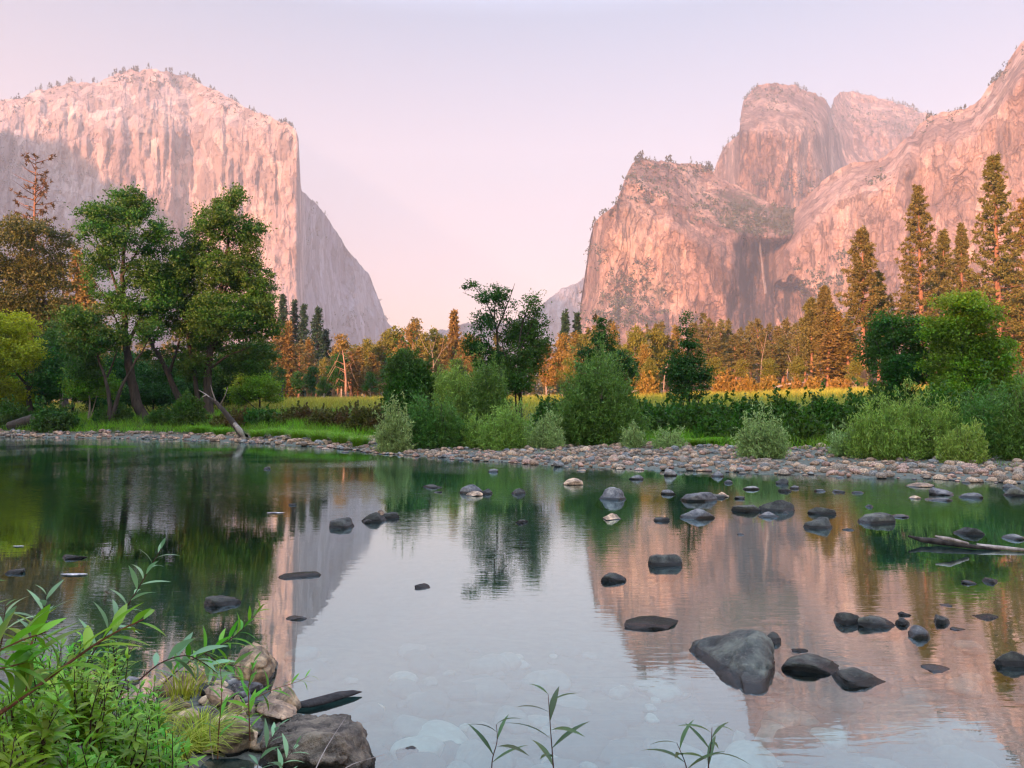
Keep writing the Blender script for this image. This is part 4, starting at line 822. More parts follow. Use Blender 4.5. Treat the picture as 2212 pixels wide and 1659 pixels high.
# deep back of the wood, one mass
gw = Geo(); gwt = Geo()
for i in range(950):
    px = -500 + 3200 * rf.random(); Y = 165 + 260 * rf.random(); x = float(W(px, 860, Y)[0]); z = gz(x, Y); h = 11 + 9 * rf.random()
    if 560 < px < 1260: h *= 0.72
    q = rf.random(70); a = rf.random(70) * 6.28; rr = (1 - q) ** 0.7 * (0.16 * h) * rf.random(70) ** 0.5
    c = np.stack([x + np.cos(a) * rr, Y + np.sin(a) * rr, z + h * (0.15 + 0.85 * q)], 1)
    cards(gw, c, norm(rnd_dirs(rf, 70) * np.array([1, 1, 0.5])), 1.9, 1.0, rf)
tag(link('forest', gw.mesh('forest', leaf_mat('far_wood', (0.085, 0.080, 0.028), trans=0.1))), kind='stuff')
# snags
def snag(name, label, base_px, Y, limbs, m, seed):
    r = np.random.default_rng(seed); bx = float(W(base_px, 860, Y)[0]); z = gz(bx, Y) - 0.2; g = Geo(); base = np.array([bx, Y, z])
    first = True; t = empty(name, base, label, 'dead tree')
    for pts, r0, r1 in limbs:
        q = np.array([W(a, b, Y) for a, b in pts]) - base; q[:, 1] += np.linspace(0, r.normal() * 1.2, len(q))
        if first: q[0] = [0, 0, 0]
        gg = Geo(); tube(gg, q, np.linspace(r0, r1, len(q)) * (0.42 if name == 'snag' else 1), 6); link('trunk' if first else 'branch', gg.mesh('branch', m, True), t); first = False
snag('snag', 'bare orange dead tree with drooping branches at the edge of the meadow', 747, 128,
     [([(747, 862), (748, 820), (746, 790), (742, 758)], 0.6, 0.12)] + [([(746, y), (746 + s * d * 0.5, y - 8), (746 + s * d, y + 14 + d * 0.4)], 0.13, 0.03) for y, s, d in ((770, -1, 20), (776, 1, 22), (788, -1, 36), (794, 1, 24), (806, -1, 24), (812, 1, 26), (826, -1, 26), (832, 1, 14), (764, 1, 12), (800, -1, 40), (842, 1, 20))], bark_mat('dead_wood', (0.26, 0.14, 0.09), (0.45, 0.28, 0.19)), 61)
dead = bark_mat('white_wood', (0.12, 0.10, 0.08), (0.30, 0.24, 0.19))
snag('snag', 'white branched dead tree standing behind the round yellow willow', 936, 112, [([(936, 862), (935, 820), (938, 780), (930, 740)], 0.35, 0.06), ([(937, 790), (955, 760), (962, 725)], 0.16, 0.04), ([(936, 775), (918, 750), (906, 722)], 0.14, 0.04), ([(933, 760), (940, 738), (946, 715)], 0.1, 0.03), ([(956, 758), (972, 742), (980, 728)], 0.08, 0.02)], dead, 62)
snag('snag', 'pale twisted dead trunk among the pines below the waterfall', 1704, 126, [([(1704, 822), (1702, 800), (1712, 785), (1706, 765)], 0.28, 0.1), ([(1710, 786), (1726, 772), (1730, 752), (1716, 742)], 0.12, 0.04), ([(1704, 796), (1692, 776)], 0.1, 0.03)], dead, 63)
snag('snag', 'pale leaning dead pole among the pines left of the waterfall foot', 1642, 130, [([(1642, 820), (1644, 780), (1650, 745), (1655, 715)], 0.2, 0.05), ([(1648, 752), (1640, 735)], 0.07, 0.03)], dead, 64)
snag('snag', 'broken pale dead trunk at the left foot of the slim dark tree', 1432, 105, [([(1432, 842), (1434, 815), (1440, 785), (1444, 772)], 0.3, 0.12), ([(1438, 795), (1450, 776)], 0.12, 0.05)], dead, 65)
snag('tree_stump', 'thin black burnt stump beside the meadow below the dark firs', 606, 92, [([(606, 862), (606, 845), (607, 828)], 0.22, 0.14)], bark_mat('charred_wood', (0.008, 0.008, 0.008), (0.03, 0.028, 0.026)), 66)
# ================================================================== bushes along the far bank
WB = (twig_m, willow_pale)
bush('big grey green willow bush in the middle of the bank, widest there', 'bush', 1282, 786, 240, 33, (twig_m, willow_grey), 201, L=0.11, Wd=0.026, dens=1.9, stems=22, leaves=20)
bush('dull green upright bush with bare lower stems left of the round yellow willow', 'bush', 884, 768, 108, 43, (twig_m, hedge_dark), 202, base_frac=0.25, L=0.11, Wd=0.05, dens=1.5, stems=12)
bush('round topped yellow green willow standing on many thin stems', 'bush', 978, 806, 112, 43, (twig_m, willow_yel), 203, base_frac=0.3, L=0.11, Wd=0.03, dens=1.7, stems=20)
bush('mid green bush between the round yellow willow and the sparse crowned tree', 'bush', 1062, 800, 104, 42, (twig_m, willow_grey), 204, L=0.11, Wd=0.035, dens=1.4)
bush('pale silvery low willow at the water, leftmost of the bank willows', 'bush', 850, 876, 84, 31, WB, 205, L=0.10, Wd=0.024, dens=1.5)
bush('pale low willow with visible dark stems, second from the left at the water', 'bush', 905, 862, 82, 32, (twig_m, willow_grey), 206, L=0.10, Wd=0.024, dens=1.3)
bush('bluish green leaning willow with twiggy base below the round yellow willow', 'bush', 962, 872, 84, 32, (twig_m, willow_grey), 207, L=0.10, Wd=0.022, dens=1.3)
bush('yellowish feathery willow in front of the bushy dark tree', 'bush', 1098, 876, 118, 31, (twig_m, willow_yel), 208, L=0.09, Wd=0.020, dens=1.5)
bush('small yellowish willow left of the feathery one at the stones', 'bush', 1030, 900, 80, 32, (twig_m, willow_yel), 209, L=0.09, Wd=0.02, dens=1.3)
bush('grey green low willow at the left foot of the big grey willow', 'bush', 1176, 898, 86, 31, WB, 210, L=0.09, Wd=0.020, dens=1.4)
bush('low pale willow at the right foot of the big grey willow', 'bush', 1368, 918, 50, 30, WB, 211, L=0.09, Wd=0.020, dens=1.3)
bush('little pale sprouting willow alone at the edge of the stones', 'bush', 1446, 926, 70, 29.5, WB, 212, L=0.09, Wd=0.020, dens=1.0, stems=18)
bush('round pale grey willow standing on the gravel bar', 'bush', 1642, 902, 112, 25, WB, 213, L=0.075, Wd=0.020, dens=2.0, stems=20)
bush('large feathery pale willow on the gravel at the right', 'bush', 1945, 868, 250, 24.5, (twig_m, willow_yel), 214, L=0.09, Wd=0.018, dens=2.6, stems=40, stiff=1.4, leaves=22)
bush('low pale willow at the left foot of the large feathery willow', 'bush', 1840, 928, 96, 25, WB, 215, L=0.085, Wd=0.02, dens=1.6, stems=20)
bush('fresh green willow right of the large feathery willow', 'bush', 2125, 858, 190, 24, (twig_m, willow_grey), 216, L=0.09, Wd=0.02, dens=2.2, stems=30)
bush('green willow cut by the right edge above the stones', 'bush', 2215, 842, 150, 23, (twig_m, willow_grey), 217, L=0.09, Wd=0.02, dens=2.2, stems=30)
bush('pale feathery willow low at the right edge of the gravel', 'bush', 2080, 924, 110, 22.5, (twig_m, willow_yel), 218, L=0.085, Wd=0.018, dens=1.8, stems=26, stiff=1.3)
HB = dict(name='bank_shrub', L=0.11, Wd=0.065, leaves=16)
for i, (px, top, w, Y, m, lb) in enumerate((
        (1408, 872, 96, 38, hedge_dark, 'dark green bank shrub just right of the big grey willow'), (1500, 868, 120, 37, hedge_dark, 'dark green bank shrub under the slim dark tree'),
        (1600, 862, 120, 37, hedge_dark, 'dark green bank shrub behind the round pale grey willow'), (1690, 858, 120, 36, hedge_dark, 'dark green bank shrub right of the round pale grey willow'),
        (1785, 862, 120, 34, hedge_dark, 'glossy dark bank shrub above the low pale willow'), (1858, 852, 100, 37, hedge_dark, 'dark bank shrub left of the dark rounded tree'),
        (1560, 896, 110, 33, hedge_dark, 'low dark shrub at the top of the gravel, nearer the slim dark tree'), (1740, 900, 130, 31, hedge_dark, 'low dark shrub at the top of the gravel by the round pale grey willow'),
        (2010, 850, 130, 33, hedge_dark, 'dark shrub under the bright spreading tree'), (2150, 846, 140, 34, hedge_dark, 'dark shrub at the right foot of the bright spreading tree'),
        (575, 882, 96, 50, hedge_dark, 'dark green shrub left of the rusty ones on the left bank'), (645, 876, 110, 50, hedge_brown, 'rusty green shrub in front of the bright meadow, farther left'),
        (735, 880, 120, 47, hedge_brown, 'rusty brown shrub in front of the bright meadow, farther right'), (806, 876, 96, 44, hedge_brown, 'dull rusty shrub beside the pale silvery willow'),
        (412, 862, 62, 52, hedge_dark, 'green leafy shrub in front of the biggest oak trunk'), (250, 880, 70, 55, hedge_dark, 'dark shrub on the left bank behind the leaning trunk'), (120, 884, 80, 52, hedge_dark, 'dark shrub on the left bank under the saplings'),
        (20, 880, 90, 56, hedge_dark, 'dark shrub at the left edge over the water'), (350, 885, 56, 53, hedge_dark, 'small dark shrub right of the leaning black trunk'),
        (1220, 868, 120, 44, hedge_dark, 'dark shrub showing left of the big grey willow top'), (1360, 866, 110, 43, hedge_dark, 'dark shrub behind the big grey willow, on its right'), (1030, 868, 110, 46, hedge_dark, 'dark shrub between the round yellow willow and the open crowned tree'), (930, 874, 100, 46, hedge_dark, 'dark shrub behind the round yellow willow stems'), (1450, 866, 90, 42, hedge_dark, 'dark shrub left of the slim dark tree foot'), (1540, 866, 90, 41, hedge_dark, 'dark shrub right of the slim dark tree foot'), (500, 892, 80, 50, hedge_brown, 'dull shrub behind the leaning driftwood'))):
    bush(lb, 'shrub', px, top + (7 if 540 < px < 830 or px > 1395 else -2), w * 1.25, Y, (twig_m, m), 240 + i, dens=1.35, **HB)
for i, (px, top, w, Y) in enumerate(((1568, 812, 56, 105), (1615, 818, 50, 100), (1660, 814, 60, 108), (1708, 822, 52, 104), (1755, 818, 44, 102), (1812, 822, 60, 98), (1400, 815, 50, 104), (1360, 812, 50, 108))):
    bush(f'{ORD[i % 6]} sunlit orange shrub from the left, ' + ('below the waterfall pines' if i < 6 else 'behind the slim dark tree') , 'shrub', px, top, w, Y, (twig_m, oak_autumn), 270 + i, name='sunlit_shrub', L=0.28, Wd=0.16, dens=0.42, leaves=12)

# ------------------------------------------------------------------ grass
GR = [1]
def tussock(label, px, Y, h, sp, n, m, cat='grass tussock', name='grass_tussock', w=0.018):
    r = np.random.default_rng(600 + GR[0]); GR[0] += 1; x = float(W(px, 900, Y)[0]); z = gz(x, Y) - 0.03
    g = Geo(); blade_tuft(g, r, n, h, sp, w, 0.55, 4)
    return tag(link(name, g.mesh(name, grass_m), None, (x, Y, z)), label, cat, 'grass tussocks on the far bank')
for px, Y, h, sp, lb in ((556, 42.5, 0.85, 0.95, 'arching grass tussock right of the leaning driftwood'), (600, 42, 0.9, 0.9, 'second grass tussock right of the leaning driftwood'), (645, 40, 0.95, 1.0, 'middle grass tussock under the rusty shrubs'), (690, 38.5, 1.0, 1.05, 'big drooping grass tussock under the rusty shrubs'),
                         (735, 37, 0.95, 1.0, 'grass tussock left of the pale silvery willow, farther one'), (778, 35, 0.95, 0.9, 'grass tussock left of the pale silvery willow, nearer one'), (478, 46, 0.8, 1.0, 'grass tussock left of the leaning driftwood'), (430, 48, 0.8, 1.1, 'wide grass tussock below the biggest oak'),
                         (1500, 31, 0.55, 0.7, 'low grass tussock on the gravel below the slim dark tree'), (1545, 31.5, 0.55, 0.7, 'low grass tussock on the gravel left of the round pale willow')):
    tussock(lb, px, Y, h, sp, 520, grass_m)
gg = Geo(); r = np.random.default_rng(5)
def scatter(n, x0, x1, y0, y1, cond):
    x = x0 + (x1 - x0) * r.random(n); y = y0 + (y1 - y0) * r.random(n)
    s = sdist(FAR_SHORE, x, y) - bar_width(x); k = cond(x, y, s); return x[k], y[k]
def blades(geo, x, y, h, w, per):
    n = len(x) * per
    bx = np.repeat(x, per) + r.normal(size=n) * 0.16; by = np.repeat(y, per) + r.normal(size=n) * 0.16; bz = ground_z(bx, by) - 0.02
    b = np.stack([bx, by, bz], 1); L = h * (0.5 + 0.8 * r.random(n)); ln = norm(np.stack([r.normal(size=n) * 0.35, r.normal(size=n) * 0.35, np.ones(n)], 1))
    sd = norm(np.cross(ln, rnd_dirs(r, n))) * w; m_ = b + ln * L[:, None] * 0.55; tp = b + ln * L[:, None]; tp[:, :2] += r.normal(size=(n, 2)) * h * 0.25
    geo.add(np.stack([b - sd * 0.6, b + sd * 0.6, m_ + sd * 0.5, tp, m_ - sd * 0.5], 1).reshape(-1, 3), (np.arange(n) * 5)[:, None] + np.array([[0, 1, 2, 4]]), (np.arange(n) * 5)[:, None] + np.array([[4, 2, 3]]))
x, y = scatter(16000, -44, 16, 24, 64, lambda x, y, s: (s > 0.4 + 0.8 * vnoise(x * 0.4, y * 0.4, 0, 2)) & (s < 14) & (np.abs(x / y) < 0.75))
blades(gg, x, y, 0.50, 0.016, 7)
x, y = scatter(5000, -40, 16, 18, 62, lambda x, y, s: (s > -5) & (s < 0.4) & (s + bar_width(x) > 1.2) & (vnoise(x * 0.6, y * 0.6, 0, 8) > 0.42) & (np.abs(x / y) < 0.75))
blades(gg, x, y, 0.20, 0.010, 6)
tag(link('grass', gg.mesh('grass', grass_m)), kind='stuff')
gg = Geo(); x, y = scatter(26000, -95, 95, 48, 135, lambda x, y, s: (s > 13) & (s < 105) & (np.abs(x / y) < 0.72))
blades(gg, x, y, 0.75, 0.03, 5)
tag(link('meadow_grass', gg.mesh('meadow_grass', meadow_m)), kind='stuff')

# ------------------------------------------------------------------ waterfall and what grows on the cliffs
def waterfall():
    r = np.random.default_rng(9); st = np.linspace(0, 1, 40); pts = []
    cx = np.interp(st, [0, 0.1, 0.45, 0.8, 1], [1641, 1642, 1650, 1660, 1664]); cyy = 517 + (712 - 517) * st
    wd = np.interp(st, [0, 0.1, 0.5, 1], [2.0, 3.0, 5.0, 8.0]) * (1 + 0.25 * r.normal(size=40) * 0.5)
    g = Geo()
    for k, (o, dy, f) in enumerate(((0, 0, 1.0), (-0.3, -2, 0.7), (0.35, -3, 0.6))):
        c = W(cx + o * wd, cyy, 1440 + 16 * (1 - st) + dy); hw = wd * f * 0.5 * 1370 / FPX
        V_ = np.stack([c - np.stack([hw, 0 * hw, 0 * hw], 1), c + np.stack([0 * hw, -hw * 0.6, 0 * hw], 1), c + np.stack([hw, 0 * hw, 0 * hw], 1), c + np.stack([0 * hw, hw * 0.6, 0 * hw], 1)], 1)
        i = np.arange(160).reshape(40, 4); j = np.roll(i, -1, 1)
        g.add(V_.reshape(-1, 3), np.stack([i[:-1], j[:-1], j[1:], i[1:]], -1).reshape(-1, 4))
    m = bpy.data.materials.new('falling_water'); nt, ns, ls = nodes(m); out = N(ns, 'OutputMaterial'); tc = N(ns, 'TexCoord'); mp = N(ns, 'Mapping'); mp.inputs['Scale'].default_value = (0.35, 0.35, 0.03)
    nz = N(ns, 'TexNoise', Scale=1.0, Detail=5.0, Roughness=0.7); ls.new(tc.outputs['Object'], mp.inputs[0]); ls.new(mp.outputs[0], nz.inputs['Vector'])
    mr = N(ns, 'MapRange'); mr.inputs['From Min'].default_value = 0.35; mr.inputs['From Max'].default_value = 0.62; mr.inputs['To Max'].default_value = 0.085; ls.new(nz.outputs[0], mr.inputs['Value'])
    d_ = N(ns, 'BsdfDiffuse'); d_.inputs[0].default_value = (0.85, 0.85, 0.86, 1); t_ = N(ns, 'BsdfTransparent'); mx = N(ns, 'MixShader')
    ls.new(mr.outputs[0], mx.inputs[0]); ls.new(t_.outputs[0], mx.inputs[1]); ls.new(d_.outputs[0], mx.inputs[2]); ls.new(mx.outputs[0], out.inputs[0])
    tag(link('waterfall', g.mesh('waterfall', m)), 'thin white waterfall dropping down the dark gully between the red cliffs', 'waterfall')
waterfall()
# cliff_scrub: far trees and brush that read as a mass, rooted on the rock itself
def cliff_plants(name, items, m, seed):
    """items: (surface position, height in metres, tree-like)"""
    r = np.random.default_rng(seed); g = Geo()
    for p, h, tall in items:
        n = 16 if tall else 12
        if tall:
            q = r.random(n); c = np.stack([r.normal(size=n) * 0.16 * h * (1 - q), r.normal(size=n) * 0.16 * h * (1 - q), h * (0.1 + 0.9 * q)], 1)
        else:
            c = r.normal(size=(n, 3)) * np.array([0.42, 0.42, 0.26]) * h + np.array([0, 0, 0.25 * h])
        cards(g, c + p, rnd_dirs(r, n), h * (0.34 if tall else 0.5), h * (0.20 if tall else 0.36), r)
    tag(link(name, g.mesh(name, m)), kind='stuff')
scrub_m = leaf_mat('cliff_scrub_leaf', (0.042, 0.058, 0.026), trans=0.1)
def on_surf(S, px, f):
    """a point of a massif's own surface, column px, row fraction f"""
    pxs, v, P = S; i = np.clip(np.searchsorted(pxs, px), 0, len(pxs) - 1); j = np.clip((np.asarray(f) * (len(v) - 1)).astype(int), 0, len(v) - 1)
    return P[j, i]
rs = np.random.default_rng(31)
items = []
# skylines
for key, a, b, n, hs in ((0, -100, 480, 120, (7, 20)), (0, 430, 640, 46, (6, 14)), (2, 1370, 1540, 44, (8, 18)), (2, 1250, 1345, 16, (6, 12)), (1, 1605, 1760, 22, (8, 16)), (1, 1805, 2010, 40, (8, 20)), (3, 1990, 2212, 34, (5, 14)), (1, 1552, 1600, 8, (8, 14))):
    S = SURFS[key]; p = a + (b - a) * rs.random(3 * n); p = p[vnoise(p / 17, 0, 0, 5 + key) + 0.5 * rs.random(len(p)) > 0.25][:int(n * 1.1)]
    for q in on_surf(S, p, np.ones(len(p))): items.append((q - np.array([0, 0, 1.0]), hs[0] + (hs[1] - hs[0]) * rs.random() ** 2, True))
    for q in on_surf(S, a + (b - a) * rs.random(n), 0.95 + 0.05 * rs.random(n)): items.append((q, 0.7 * hs[0] + 5 * rs.random(), False))
cliff_plants('cliff_scrub', items, scrub_m, 1)
items = []
# brush fields: (surface, px centre, py centre, spread px, spread py, count)
for key, cx_, cy_, sx_, sy_, n in ((2, 1620, 480, 52, 18, 190), (2, 1560, 455, 34, 14, 60), (2, 1690, 480, 40, 22, 120), (2, 1345, 650, 42, 22, 130), (2, 1320, 690, 40, 20, 90), (2, 1380, 600, 30, 16, 60), (2, 1400, 395, 30, 30, 60), (2, 1480, 400, 50, 30, 60), (2, 1300, 560, 24, 24, 30), (1, 1900, 262, 60, 16, 190), (1, 1960, 280, 40, 14, 110),
                                (1, 1850, 225, 40, 14, 60), (1, 1640, 215, 34, 16, 60), (1, 1720, 400, 50, 14, 90), (1, 1780, 405, 40, 12, 80), (3, 1790, 630, 40, 24, 80), (3, 1760, 610, 30, 18, 50), (3, 1900, 390, 14, 8, 14), (3, 1830, 560, 14, 16, 18), (3, 1740, 655, 26, 24, 70), (3, 1900, 690, 90, 20, 90), (2, 1450, 700, 70, 14, 60), (0, 20, 330, 40, 30, 60), (0, 60, 400, 60, 40, 60), (0, 20, 480, 60, 60, 70), (0, 760, 690, 50, 20, 50), (0, 680, 470, 12, 30, 16), (0, 330, 175, 60, 10, 50)):
    S = SURFS[key]; pxs, v, P = S
    px = cx_ + sx_ * rs.normal(size=n); py = cy_ + sy_ * rs.normal(size=n)
    for a, b in zip(px, py):
        i = int(np.clip(np.searchsorted(pxs, a), 0, len(pxs) - 1)); col = P[:, i]
        t_ = (col[:, 2] - CAMH) / col[:, 1]; e = math.tan(math.atan((CY - b) / FPX) + PITCH)
        j = int(np.argmin(np.abs(t_ - e)))
        if j > 2: items.append((col[j], (5 + 7 * rs.random()) * (1.25 if key == 0 else 1.0), rs.random() < 0.35))
cliff_plants('cliff_scrub', items, scrub_m, 2)
# ================================================================== stones
import bmesh
def ico(sub):
    bm = bmesh.new(); bmesh.ops.create_icosphere(bm, subdivisions=sub, radius=1.0)
    V = np.array([v.co[:] for v in bm.verts]); T = np.array([[v.index for v in f.verts] for f in bm.faces]); bm.free(); return V, T
IV, IT = {}, {}
for s_ in (2, 3, 4, 5): IV[s_], IT[s_] = ico(s_)
def rock_mesh(name, seed, half, mat, sub=4, cuts=9, cut=(0.62, 0.9), lump=0.16, fine=0.045, smooth_=True, loc=None):
    """a stone: a ball knocked flat by random planes, then lumped and pitted"""
    r = np.random.default_rng(seed); V = IV[sub].copy()
    for k in range(cuts):
        n = norm(r.normal(size=3)[None])[0]; d = cut[0] + (cut[1] - cut[0]) * r.random()
        V = V - np.maximum(0, V @ n - d)[:, None] * n[None] * 0.92
    o = r.random(3) * 50
    V = V * (1 + lump * fbm(V[:, 0] * 1.3 + o[0], V[:, 1] * 1.3 + o[1], V[:, 2] * 1.3 + o[2], 2, seed)[:, None])
    V = V + norm(V) * (fine * fbm(V[:, 0] * 5 + o[1], V[:, 1] * 5 + o[2], V[:, 2] * 5 + o[0], 4, seed + 1)[:, None])
    V = V / np.abs(V).max(0) * np.asarray(half)
    return mesh(name, V, None, IT[sub], mat, smooth_)
def hull_rock(name, pts, mat, seed, fine=0.012, level=4, bev=0.12, lump=0.02):
    """a boulder from its corner points: hull, split, softened, pitted"""
    bm = bmesh.new()
    for p in pts: bm.verts.new(p)
    h = bmesh.ops.convex_hull(bm, input=bm.verts[:])
    bmesh.ops.delete(bm, geom=list({g for g in h['geom_interior'] + h['geom_unused'] if isinstance(g, bmesh.types.BMVert)}), context='VERTS')
    bmesh.ops.triangulate(bm, faces=bm.faces[:])
    for i in range(level):
        bmesh.ops.subdivide_edges(bm, edges=bm.edges[:], cuts=1, use_grid_fill=True); bmesh.ops.triangulate(bm, faces=bm.faces[:])
        if i in (1, 2): bmesh.ops.smooth_vert(bm, verts=bm.verts[:], factor=bev * 2.5, use_axis_x=True, use_axis_y=True, use_axis_z=True)
    bm.normal_update()
    V = np.array([v.co[:] for v in bm.verts]); Nn = np.array([v.normal[:] for v in bm.verts]); T = np.array([[v.index for v in f.verts] for f in bm.faces]); bm.free()
    k = 1 / max(0.05, np.ptp(V, axis=0).max())
    V = V + Nn * (lump * 4 * fbm(V[:, 0] * 3 * k, V[:, 1] * 3 * k, V[:, 2] * 3 * k, 2, seed)[:, None] / 4 + fine * fbm(V[:, 0] * 14 * k, V[:, 1] * 14 * k, V[:, 2] * 20 * k, 4, seed + 3)[:, None])
    V = V - Nn * (fine * 1.3 * smooth(0.12, 0.0, np.abs(vnoise(V[:, 0] * 6 * k, V[:, 1] * 6 * k, V[:, 2] * 11 * k, seed + 5)))[:, None])
    return mesh(name, V, None, T, mat, True)
M_DARK = stone_mat('dark_river_stone', [(0.0, (0.036, 0.041, 0.037)), (0.5, (0.060, 0.068, 0.060)), (1.0, (0.10, 0.11, 0.095))], 7.0, wet=0.05, speck=(0.17, 0.18, 0.13), rough=0.55, bump=0.9, dist=0.05)
M_GREY = stone_mat('grey_river_stone', [(0.0, (0.09, 0.095, 0.10)), (0.5, (0.15, 0.155, 0.16)), (1.0, (0.24, 0.24, 0.235))], 6.0, wet=0.05, rough=0.55, speck=(0.30, 0.30, 0.28))
M_TAN = stone_mat('tan_stone', [(0.0, (0.27, 0.185, 0.125)), (0.5, (0.40, 0.29, 0.20)), (1.0, (0.54, 0.41, 0.29))], 6.0, wet=0.015, speck=(0.5, 0.42, 0.33))
M_PINK = stone_mat('pinkish_stone', [(0.0, (0.31, 0.195, 0.15)), (1.0, (0.45, 0.31, 0.25))], 6.0, wet=0.015)
M_BANK = stone_mat('mossy_bank_stone', [(0.0, (0.24, 0.175, 0.11)), (0.5, (0.35, 0.27, 0.18)), (1.0, (0.46, 0.36, 0.25))], 9.0, wet=0.03, speck=(0.36, 0.32, 0.22), bump=0.8)
M_PALE = stone_mat('pale_stone', [(0.0, (0.42, 0.42, 0.44)), (1.0, (0.58, 0.58, 0.60))], 9.0, bump=0.7)
M_BED = bpy.data.materials.new('submerged_stone'); nt, ns, ls = nodes(M_BED); o_ = N(ns, 'OutputMaterial'); p_ = N(ns, 'BsdfPrincipled', Roughness=0.9); oi_ = N(ns, 'ObjectInfo')
r_ = ramp(ns, [(0.0, (0.09, 0.12, 0.11)), (0.35, (0.17, 0.20, 0.18)), (0.6, (0.34, 0.35, 0.30)), (0.8, (0.62, 0.55, 0.45)), (1.0, (0.85, 0.76, 0.62))]); ls.new(oi_.outputs['Random'], r_.inputs[0])
tc_ = N(ns, 'TexCoord'); nz_ = N(ns, 'TexNoise', Scale=2.2, Detail=5.0, Roughness=0.6); ls.new(tc_.outputs['Object'], nz_.inputs['Vector']); mr_ = N(ns, 'MapRange'); mr_.inputs['From Min'].default_value = 0.3; mr_.inputs['From Max'].default_value = 0.7; mr_.inputs['To Min'].default_value = 0.7; mr_.inputs['To Max'].default_value = 1.15; ls.new(nz_.outputs[0], mr_.inputs['Value'])
mm_ = N(ns, 'Mix', data_type='RGBA', blend_type='MULTIPLY'); mm_.inputs[0].default_value = 1.0; ls.new(r_.outputs[0], mm_.inputs[6]); ls.new(mr_.outputs[0], mm_.inputs[7]); ls.new(mm_.outputs[2], p_.inputs['Base Color']); ls.new(p_.outputs[0], o_.inputs[0])
RN = [1000]
def stone_at(name, label, cat, px, pyb, w, h, mat, sub=4, sink=0.58, deep=0.85, z0=0.0, group=None, seed=None, cuts=9, cut=(0.62, 0.9), rot=None, lump=0.16):
    """a stone whose waterline (or resting line) front is at px, pyb; w, h its seen size in photograph units"""
    g = WG(px, pyb, z0); Y0 = g[1]; RN[0] += 1; sd = seed or RN[0]; r = np.random.default_rng(sd)
    dist = math.hypot(g[1], CAMH); a = 0.5 * w / FPX * Y0; b = a * deep; hv = h / FPX * dist
    hv = max(hv - 2 * b * CAMH / dist * 0.55, 0.38 * hv)          # part of what is seen of a flat stone is its top
    c = hv / (2 - 2 * sink) if sink < 1 else hv
    c = max(c, 0.02)
    me = rock_mesh(name, sd, (a * 1.04, b, c), mat, sub, cuts, cut, lump)
    o = link(name, me, None, (g[0], Y0 + b * 0.75, z0 + hv - c))
    if rot is not None: o.rotation_euler = (0, 0, rot)
    return tag(o, label, cat, group)
